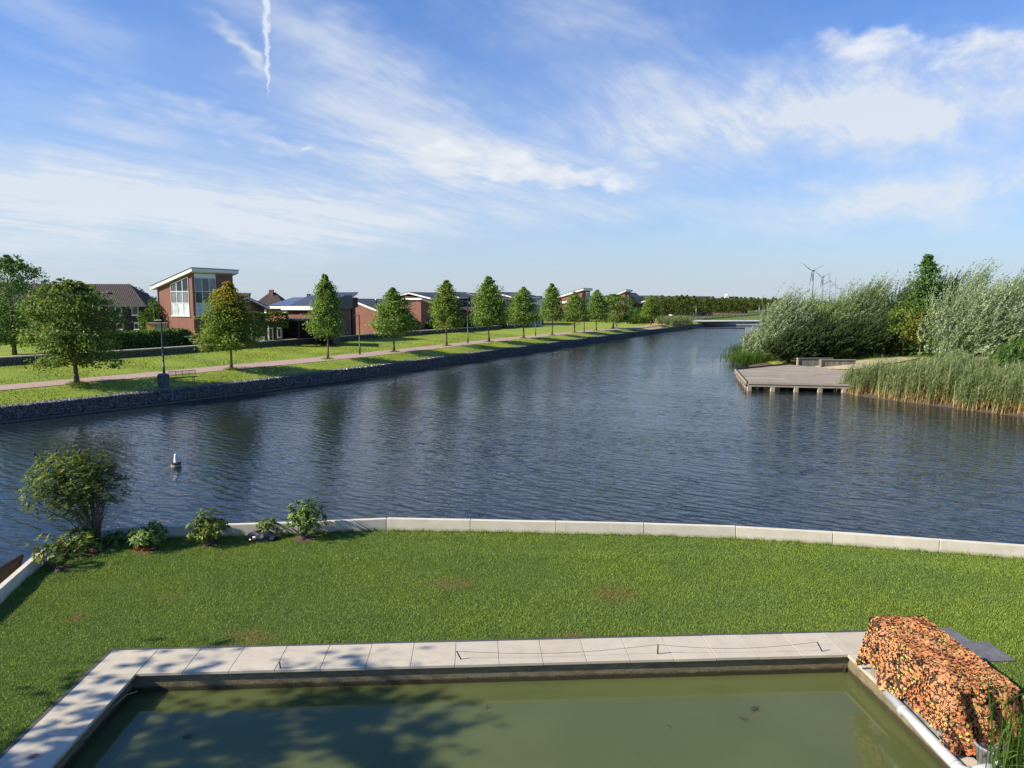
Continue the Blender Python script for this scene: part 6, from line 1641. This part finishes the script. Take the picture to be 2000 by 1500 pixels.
# ------------------------------------------------------------------ wind turbines
def build_turbines():
    def turbine(px, py, ang, lab):
        Y = 100.5 * FPX / (591.7 - py); hub = AT(px, py, Y); H_ = hub.z
        e = empty('wind_turbine', (hub.x, hub.y, 0)); e.rotation_euler = (0, 0, R(38)); tag(e, lab, 'wind turbine', 'wind turbines on the horizon')
        MB().tube([(5, 0, 0), (5, 0, H_ * .5), (5, 0, H_ - 1)], [2.6, 2.1, 1.6], 12).build('tower', 'turbine_grey', e, smooth=True)
        MB().box(-1, 11, -2.0, 2.0, H_ - 1.6, H_ + 2.2).build('nacelle', 'turbine_grey', e, bevel=.5)
        MB().lathe([(.3, -2.2), (1.5, -1.2), (2.0, .6), (2.0, 1.6)], 12).build('hub', 'turbine_grey', e, smooth=True).matrix_local = Matrix.Translation((-2.6, 0, H_)) @ Matrix.Rotation(R(90), 4, 'Y')
        Lb = 47
        for k in range(3):
            mb = MB(); pr = [(1.5, 1.0, .9), (5, 1.1, .8), (10, 2.7, .55), (22, 1.9, .4), (36, 1.1, .25), (46, .45, .12), (47, .12, .05)]
            vs = []
            for r, c, t in pr: vs += [(-t, -c * .6, r), (0, -c * 1.0, r), (t, -c * .6, r), (t * .3, c * 1.1, r)]
            fs = [(i * 4 + j, i * 4 + (j + 1) % 4, (i + 1) * 4 + (j + 1) % 4, (i + 1) * 4 + j) for i in range(len(pr) - 1) for j in range(4)] + [(0, 1, 2, 3)]
            b = mb.add(vs, fs).build('blade', 'turbine_grey', e, smooth=True)
            b.matrix_local = Matrix.Translation((-3, 0, H_)) @ Matrix.Rotation(R(ang + 120 * k), 4, 'X')
    for px, py, a, lab in ((1586.8, 528.5, -52, 'nearest and largest wind turbine on the horizon'), (1606.3, 541, -52, 'second largest wind turbine'), (1620.3, 548.8, 0, 'third wind turbine with one blade pointing straight up'),
                           (1630.6, 555.4, 15, 'fourth wind turbine in the receding row'), (1641.6, 563.9, 40, 'small wind turbine just above the willow tops'), (1647.9, 566.5, 70, 'smallest wind turbine, farthest right of the row')):
        turbine(px, py, a, lab)
build_turbines()

# ------------------------------------------------------------------ buoy, brown panel
def build_water_things():
    p = G(344, 912, -1); s = p.y / 25.0
    e = empty('buoy', Vector((p.x, p.y, -1))); tag(e, 'white topped mooring buoy floating in the canal', 'buoy')
    MB().lathe([(.20, -.35), (.215, -.2), (.215, .02)], 20).build('float_base', 'buoy_black', e, smooth=True)
    MB().lathe([(.217, .022), (.220, .03), (.220, .13), (.217, .14)], 20).build('barrel', 'buoy_rim', e, smooth=False)
    MB().lathe([(.216, .141), (.226, .15), (.226, .20), (.19, .215), (.10, .22)], 20).build('band', 'buoy_black', e, smooth=False)
    MB().lathe([(.10, .222), (.09, .24), (.078, .40), (.062, .52), (.055, .60), (.02, .61)], 16).build('marker', 'buoy_white', e, smooth=True)
    MB().tube([(.2, 0, .19), (.22, .03, .25), (.19, .06, .19)], .014, 6).build('ring', 'zinc', e)
    # dark brown pointed panel outside the edging
    A, B, Cc = AT(-60, 1150, 15.9), AT(44, 1084, 17.6), AT(34, 1113, 17.55)
    e = empty('brown_panel', (A.x, A.y, -1)); tag(e, 'dark brown pointed timber panel just outside the concrete edging at left', 'panel')
    inv = Vector(e.location); pts = [AT(-90, 1165, 15.4), AT(44, 1084, 17.6), AT(34, 1118, 17.5), AT(-40, 1190, 15.6), AT(-110, 1235, 14.8)]
    MB().prism([q - inv for q in pts], (-.05, .03, .02)).build('board', 'brown_panel', e, bevel=.006)
    MB().tube([pts[0] - inv, pts[1] - inv], .03, 6).build('top_rail', 'dark_wood', e)
    MB().tube([pts[1] - inv, pts[2] - inv, (pts[2].x - inv.x, pts[2].y - inv.y, -.4)], .035, 6).build('post', 'dark_wood', e)
build_water_things()

# ------------------------------------------------------------------ garden plants along the edging
def rosettes(name, cen, out, mat, per=9, leaf=.12, seed=0, droop=.25, width=.34):
    g = np.random.default_rng(seed); n = len(cen); idx = np.repeat(np.arange(n), per)
    o = unit(out)[idx]; a = g.uniform(0, 2 * PI, n * per)
    t1 = unit(np.cross(o, np.array([.3, .2, .93]))); t2 = np.cross(o, t1)
    rad = t1 * np.cos(a)[:, None] + t2 * np.sin(a)[:, None]
    ax = unit(rad + o * g.uniform(.1, .8, (n * per, 1)) + np.array([0, 0, -droop])); l = leaf * g.uniform(.7, 1.25, n * per)
    P = cen[idx] + ax * l[:, None] * .5 + g.normal(0, .008, (n * per, 3))
    return leaves(name, P, ax, o + g.normal(size=(n * per, 3)) * .2, l, l * width, mat, np.clip(np.repeat(g.random(n), per) * .5 + g.random(n * per) * .55, 0, 1), .1)
def rhodo(name, label, pos, w, h, mat, n=150, leaf=.13, seed=0, lean=0.0, low=.12, per=9, droop=.25):
    e = empty(name, pos); tag(e, label, 'shrub', 'shrubs along the concrete edging')
    g = np.random.default_rng(seed)
    q = unit(g.normal(size=(n, 3))); q[:, 2] = np.abs(q[:, 2]) * 1.3 - .35; q = unit(q) * (g.random((n, 1)) ** .35)
    lump = 1 + .22 * np.sin(q[:, 0] * 4 + seed) * np.sin(q[:, 1] * 5 + seed) + .12 * np.sin(q[:, 2] * 8 + seed)
    cen = q * lump[:, None] * np.array([w / 2, w / 2, h * .52]) + np.array([0, 0, h * .48]); cen[:, 2] = np.maximum(cen[:, 2], low * h); cen[:, 0] += lean * cen[:, 2]
    mb = MB(); rr = random.Random(seed)
    for k in range(n // 5):
        c = cen[k * 5]; mb.tube([(rr.uniform(-.05, .05), rr.uniform(-.05, .05), -.03), (c[0] * .45, c[1] * .45, c[2] * .5), tuple(c * .97)], [.018, .012, .005], 5)
    mb.build('stems', 'bark', e)
    link('foliage', rosettes(name + '_foliage', cen, q + np.array([0, 0, .5]), mat, per, leaf, seed, droop), parent=e); return e
def build_plants():
    # butterfly bush
    p = G(190, 1066, 0); p.z = 0
    e = empty('butterfly_bush', p); tag(e, 'large spreading butterfly bush with purple flower spikes at the lawn corner', 'shrub')
    zt = ZAT(878, p.y); g = np.random.default_rng(5); n = 1150
    cx = AT(140, 960, p.y).x - p.x; cz = (ZAT(1010, p.y) + zt) / 2 + .02; rx, rz = 92 / FPX * p.y * 1.02, (zt - ZAT(1012, p.y)) / 2
    q = unit(g.normal(size=(n, 3))) * (g.random((n, 1)) ** .40); lump = 1 + .14 * np.sin(q[:, 0] * 5 + 1) * np.sin(q[:, 2] * 4.5) + .1 * np.sin(q[:, 1] * 7)
    cen = q * lump[:, None] * np.array([rx, rx * .85, rz]) + np.array([cx, 0.1, cz])
    ex = g.normal(size=(26, 3)) * .12 + np.stack([np.linspace(-1.25, 1.05, 26) + cx, g.normal(0, .2, 26), cz - .55 + .5 * np.abs(np.linspace(-1, 1, 26))], 1); cen = np.concatenate([cen, ex])
    base = np.array([0.0, 0, .35]); out = unit(cen - base)
    link('foliage', rosettes('butterfly_foliage', cen, out + np.array([0, 0, .2]), 'buddleia_leaf', 10, .115, 9, .35, .32), parent=e)
    mb = MB()
    for k in range(30):
        c = cen[k * 20 % n]; o = Vector((random.uniform(-.06, .06), random.uniform(-.06, .06), -.05)); m = Vector((c[0] * .38, c[1] * .38, .15 + c[2] * .42)); mb.tube([o, m, Vector(c)], [.022, .014, .005], 5)
    mb.tube([(.04, 0, -.05), (.06, .02, .7), (.12, .02, 1.35)], [.02, .017, .01], 6); mb.build('stems', 'bark', e)
    fm = MB(); fm.lathe([(.006, 0), (.040, .03), (.036, .12), (.022, .20), (.004, .26)], 7); fme = fm.mesh('flower_spike', 'flower_purple', True)
    for k, (px, py, tl) in enumerate(((70, 885, -20), (110, 884, 0), (153, 882, 20), (176, 894, 35), (192, 898, 40), (205, 915, 55), (234, 930, 70), (60, 985, -60), (135, 890, 5), (222, 948, 60), (165, 905, 25), (100, 900, -8), (195, 925, 45), (80, 905, -20), (178, 925, 30))):
        w = AT(px, py + 6, p.y + random.uniform(-.3, .3)); o = link('flower_spike', fme, parent=e); o.location = w - p; o.rotation_euler = (random.uniform(-.2, .2), R(tl), 0); o.scale = (.8, .8, random.uniform(.55, .85))
    # small open shrub at the corner with a bare forked stem
    p = G(115, 1113, 0); e = rhodo('young_rhododendron', 'small open shrub on a bare forked stem nearest the left edging', p, .95, .85, 'rhodo_leaf', 36, .14, 3, -.25, .45, 9)
    MB().tube([(.02, 0, -.03), (-.06, 0, .2), (-.1, 0, .45)], [.02, .016, .01], 6).build('stem', 'bark_yellow', e); MB().tube([(-.04, 0, .17), (.12, .05, .32), (.2, .1, .5)], [.014, .011, .007], 6).build('stem', 'bark_yellow', e)
    rhodo('rhododendron', 'yellow green rhododendron spreading under the butterfly bush', G(150, 1080, 0), 1.25, .62, 'rhodo_leaf', 75, .15, 4, .1, .15)
    rhodo('rhododendron', 'dark leafy clump at the foot of the butterfly bush right side', G(222, 1062, 0), .9, .28, 'rhodo_dark', 40, .11, 14)
    e = rhodo('rhododendron', 'drooping rhododendron with red lower leaves left along the edging', G(285, 1073, 0), .95, .72, 'rhodo_dark', 80, .15, 6, .1, .15, 9, .5)
    g = np.random.default_rng(3); c = g.normal(0, .1, (12, 3)) * np.array([1, .8, .6]) + np.array([.0, -.16, .14]); link('red_leaves', rosettes('red_leaves', c, np.array([[0, -1, -.2]] * 12), 'red_leaf', 6, .13, 4, .6), parent=e)
    rhodo('rhododendron', 'compact round bright green rhododendron in the middle of the row', G(412, 1061, 0), .98, .88, 'rhodo_leaf', 150, .13, 7, -.03, .22)
    rhodo('rhododendron', 'small sparse shrub growing beside the dark bag', G(522, 1050, 0), .55, .62, 'rhodo_dark', 34, .13, 8, .05, .3)
    rhodo('rhododendron', 'tall bushy rhododendron at the right end of the row', G(597, 1052, 0), 1.05, 1.12, 'rhodo_dark', 190, .12, 9, .02, .12)
    for k, (px, py, r) in enumerate(((412, 1061, .28), (597, 1052, .35), (285, 1075, .35), (116, 1113, .3), (170, 1075, .6))):
        q = G(px, py, 0); o = MB().lathe([(r, .0), (r * .7, .025), (.02, .04)], 14).build('bare_soil', 'soil'); o.location = (q.x, q.y, float(lawn_bump(q.x, q.y)) - .004); structure(o)
    # dark bag or cover lying by the edging
    p = G(512, 1054, 0); bm = bmesh.new(); bmesh.ops.create_icosphere(bm, subdivisions=3, radius=1)
    for v in bm.verts:
        x, y, z = v.co; k = 1 + .16 * math.sin(x * 6 + y * 4) * math.sin(z * 7 + x * 3) + .08 * math.sin(y * 11); v.co = (x * .40 * k, y * .24 * k, max(z, -.25) * .20 * k + .05)
    me = bpy.data.meshes.new('dark_bag'); bm.to_mesh(me); bm.free(); o = link('dark_bag', me, 'bag_black'); o.location = (p.x, p.y, 0); tag(o, 'crumpled dark grey bag lying against the concrete edging', 'bag')
build_plants()

# ------------------------------------------------------------------ netted filter box, pipe, tub, cattails
def build_box():
    X0, X1, Y0, Y1, Hb = 6.32, 7.16, 9.62, 11.85, .98
    e = empty('filter_box', ((X0 + X1) / 2, (Y0 + Y1) / 2, .02)); tag(e, 'grey boarded filter box beside the pond under camouflage netting', 'box')
    w, d = (X1 - X0) / 2, (Y1 - Y0) / 2
    MB().box(-w + .03, w - .03, -d + .03, d - .03, 0, Hb - .06).build('body', 'box_boards', e)
    for sx in (-1, 1):
        y = -d
        while y < d - .05: MB().box(sx * w - .015, sx * w + .015, y + .004, min(y + .15, d) - .004, 0, Hb - .05).build('board', 'box_boards', e); y += .15
    x = -w
    while x < w - .05: MB().box(x + .004, min(x + .15, w) - .004, -d - .015, -d + .015, 0, Hb - .05).build('board', 'box_boards', e); x += .15
    MB().box(-w - .01, w + .01, -d - .01, d + .01, Hb - .048, Hb - .01).build('lid', 'box_boards', e)
    # netting: rounded drape over the lid and sides, with hanging hems
    net = empty('camouflage_net', (6.74, 10.735, 0)); tag(net, 'orange and brown camouflage net draped over the box by the pond', 'netting')
    def drape(u, v):
        """u across (-1.6..1.6), v along (-1.5..1.5) -> point; |u|,|v|<1 lies on the lid"""
        hw, hd = .47, 1.17
        def fold(t, half, down):
            a = np.abs(t); s = np.sign(t)
            on = np.minimum(a, 1) * half; ov = np.maximum(a - 1, 0)
            return s * (on + ov * .22), ov * down
        x, dx = fold(u, hw, 1.55); y, dy = fold(v, hd, 1.7)
        z = Hb + .06 - dx - dy
        z += .022 * np.sin(u * 5 + v * 3) * np.sin(v * 7)
        x = x + .05 * np.sin(v * 9 + z * 5) * (dx > 0.05); y = y + .05 * np.sin(u * 8 + z * 6) * (dy > .05)
        return np.stack([x, y, z], -1)
    def hem(u, v):          # how far the net hangs: uneven, lifted over the boards on the pond side
        lim_u = 1.53 - .13 * np.clip((-v - .1) * 1.1, 0, 1) * (u < 0) + .05 * np.sin(v * 6); lim_v = 1.52 + .04 * np.sin(u * 7)
        return (np.abs(u) < lim_u) & (np.abs(v) < lim_v) & ((np.maximum(np.abs(u) - 1, 0) * 1.55 + np.maximum(np.abs(v) - 1, 0) * 1.7) < .93)
    nu, nv = 60, 80; U, Vv = np.meshgrid(np.linspace(-1.6, 1.6, nu), np.linspace(-1.56, 1.56, nv), indexing='ij'); Pg = drape(U, Vv) - np.array([0, 0, .02]); ok = hem(U, Vv)
    fs = [(i * nv + j, (i + 1) * nv + j, (i + 1) * nv + j + 1, i * nv + j + 1) for i in range(nu - 1) for j in range(nv - 1) if ok[i, j] and ok[i + 1, j] and ok[i, j + 1] and ok[i + 1, j + 1] and random.random() < .93]
    me = bpy.data.meshes.new('net_shade_sheet'); me.from_pydata([tuple(p) for p in Pg.reshape(-1, 3)], [], fs); me.materials.append(MATS['net_shadow']); link('net_shade_sheet', me, parent=net)  # dark sheet under the flakes, coloured as the shade in the net's holes
    n = 19000; u = RNG.uniform(-1.6, 1.6, n); v = RNG.uniform(-1.56, 1.56, n); k = hem(u, v); u, v = u[k], v[k]; n = len(u)
    P = drape(u, v); Pu = drape(u + .02, v) - P; Pv = drape(u, v + .02) - P; nr = unit(np.cross(Pu, Pv)); nr[nr[:, 2] < -.2] *= -1
    outw = np.stack([np.sign(u) * (np.abs(u) > 1), np.sign(v) * (np.abs(v) > 1), np.full(n, .3)], 1); fl = (nr * outw).sum(1) < 0; nr[fl] *= -1
    a = RNG.uniform(0, 2 * PI, n); ax = unit(unit(Pu) * np.cos(a)[:, None] + unit(Pv) * np.sin(a)[:, None] + nr * RNG.uniform(-.08, .26, (n, 1)))
    L = RNG.uniform(.036, .066, n); band = .5 + .5 * np.sin(u * 3.1 + np.sin(v * 2.2) * 2) * np.sin(v * 2.7 + 1)
    cam = np.sin(u * 4.3 + 1.7 * np.sin(v * 3.1)) + np.sin(v * 5.2 + 1.3 * np.sin(u * 3.7 + 1)) + .9 * np.sin(u * 9 + v * 7)
    rn = np.where(cam > .2, .62, np.where(cam > -1.0, .46, .24)) + RNG.normal(0, .09, n); rn = np.clip(rn, .16, .92)
    hole_shade = RNG.random(n) < (.20 + .26 * band); rn[hole_shade] = RNG.random(hole_shade.sum()) * .12; yl = RNG.random(n) < .03 + .07 * (band > .6); rn[yl] = 1.0  # near-black flakes paint the shaded holes of the net
    me = leaves('net_leaves', P + nr * RNG.uniform(.0, .014, (n, 1)), ax, nr + RNG.normal(size=(n, 3)) * .22, L, L * .85, 'net_leaf', rn, .2); o = link('net_leaves', me, parent=net); o['kind'] = 'stuff'
    # grey drain pipe with elbows
    e = empty('drain_pipe', (6.17, 9.1, .09)); tag(e, 'pale grey plastic drain pipe running along the pond edge', 'pipe')
    MB().tube([(.02, 2.0, .02), (0, .05, .02)], .078, 14).build('pipe', 'pvc_grey', e, smooth=True)
    MB().tube([(0, .10, .02), (0, .02, .02), (.03, -.05, .03), (.10, -.08, .05)], .084, 14).build('elbow', 'pvc_grey', e, smooth=True); MB().tube([(.09, -.08, .045), (.46, -.02, .10)], .076, 14).build('pipe', 'pvc_grey', e, smooth=True)
    MB().tube([(.44, -.02, .10), (.52, -.01, .11), (.60, -.05, .09), (.64, -.14, .05), (.68, -.5, -.05)], .083, 14).build('elbow', 'pvc_grey', e, smooth=True)
    for y in (1.5, .12): MB().tube([(.001, y, .02), (.001, y - .06, .02)], .088, 14).build('collar', 'pvc_grey', e, smooth=True)
    o = MB().box(-.16, .16, -.22, .22, 0, .05).build('loose_slab', 'slab_stone', bevel=.008); o.location = (6.42, 9.36, .022); o.rotation_euler = (0, 0, .08); tag(o, 'small loose sandstone slab between pipe and netted box', 'slab')
    # tub of faded plants
    p = G(1935, 1465, .0); e = empty('plant_tub', (6.74, 9.33, .02)); tag(e, 'round grey tub of faded plants at the corner of the netted box', 'tub')
    MB().lathe([(.17, 0), (.22, .30), (.235, .31), (.235, .34), (.205, .34), (.19, .28)], 24).build('tub', 'tub_grey', e, smooth=True)
    g = np.random.default_rng(8); c = g.normal(0, .1, (40, 3)) * np.array([1, 1, .9]) + np.array([0, 0, .40]); link('foliage', rosettes('dry_foliage', c, g.normal(size=(40, 3)) + np.array([0, 0, 1]), 'purple_shrub_leaf', 6, .07, 8, .1, .3), parent=e)
    o = MB().box(-.45, .45, -.5, .5, -.02, .05).build('dark_slab', 'paver_dark', bevel=.01); o.location = (7.45, 9.75, 0); o.rotation_euler = (0, 0, .1); tag(o, 'dark grey slab behind the cattails right of the box', 'slab')
    # cattails at the right edge
    for j, (cx, cy, n, lab) in enumerate(((6.64, 8.86, 26, 'clump of tall cattails at the right edge of the pond corner'), (6.98, 8.98, 18, 'second cattail clump cut by the right picture edge'))):
        e = empty('cattail_clump', (cx, cy, 0)); tag(e, lab, 'cattail')
        P, Hh = [], []
        for _ in range(n * 3): P.append((random.gauss(0, .13), random.gauss(0, .12), -.02)); Hh.append(random.uniform(.5, 1.45))
        link('blades', reed_mesh('cattail_blades', P, Hh, 'lush_leaf', 1, .06, 90 + j, .026), parent=e)
        for k in range(2):
            x, y, h = random.gauss(0, .08), random.gauss(0, .08), random.uniform(1.15, 1.45)
            MB().tube([(x, y, 0), (x + .03, y, h)], .006, 5).build('stalk', 'lush_leaf', e); MB().lathe([(.006, h - .26), (.017, h - .24), (.017, h - .06), (.005, h - .04)], 8, (x + .025, y, 0)).build('seed_head', 'cattail_brown', e, smooth=True)
build_box()
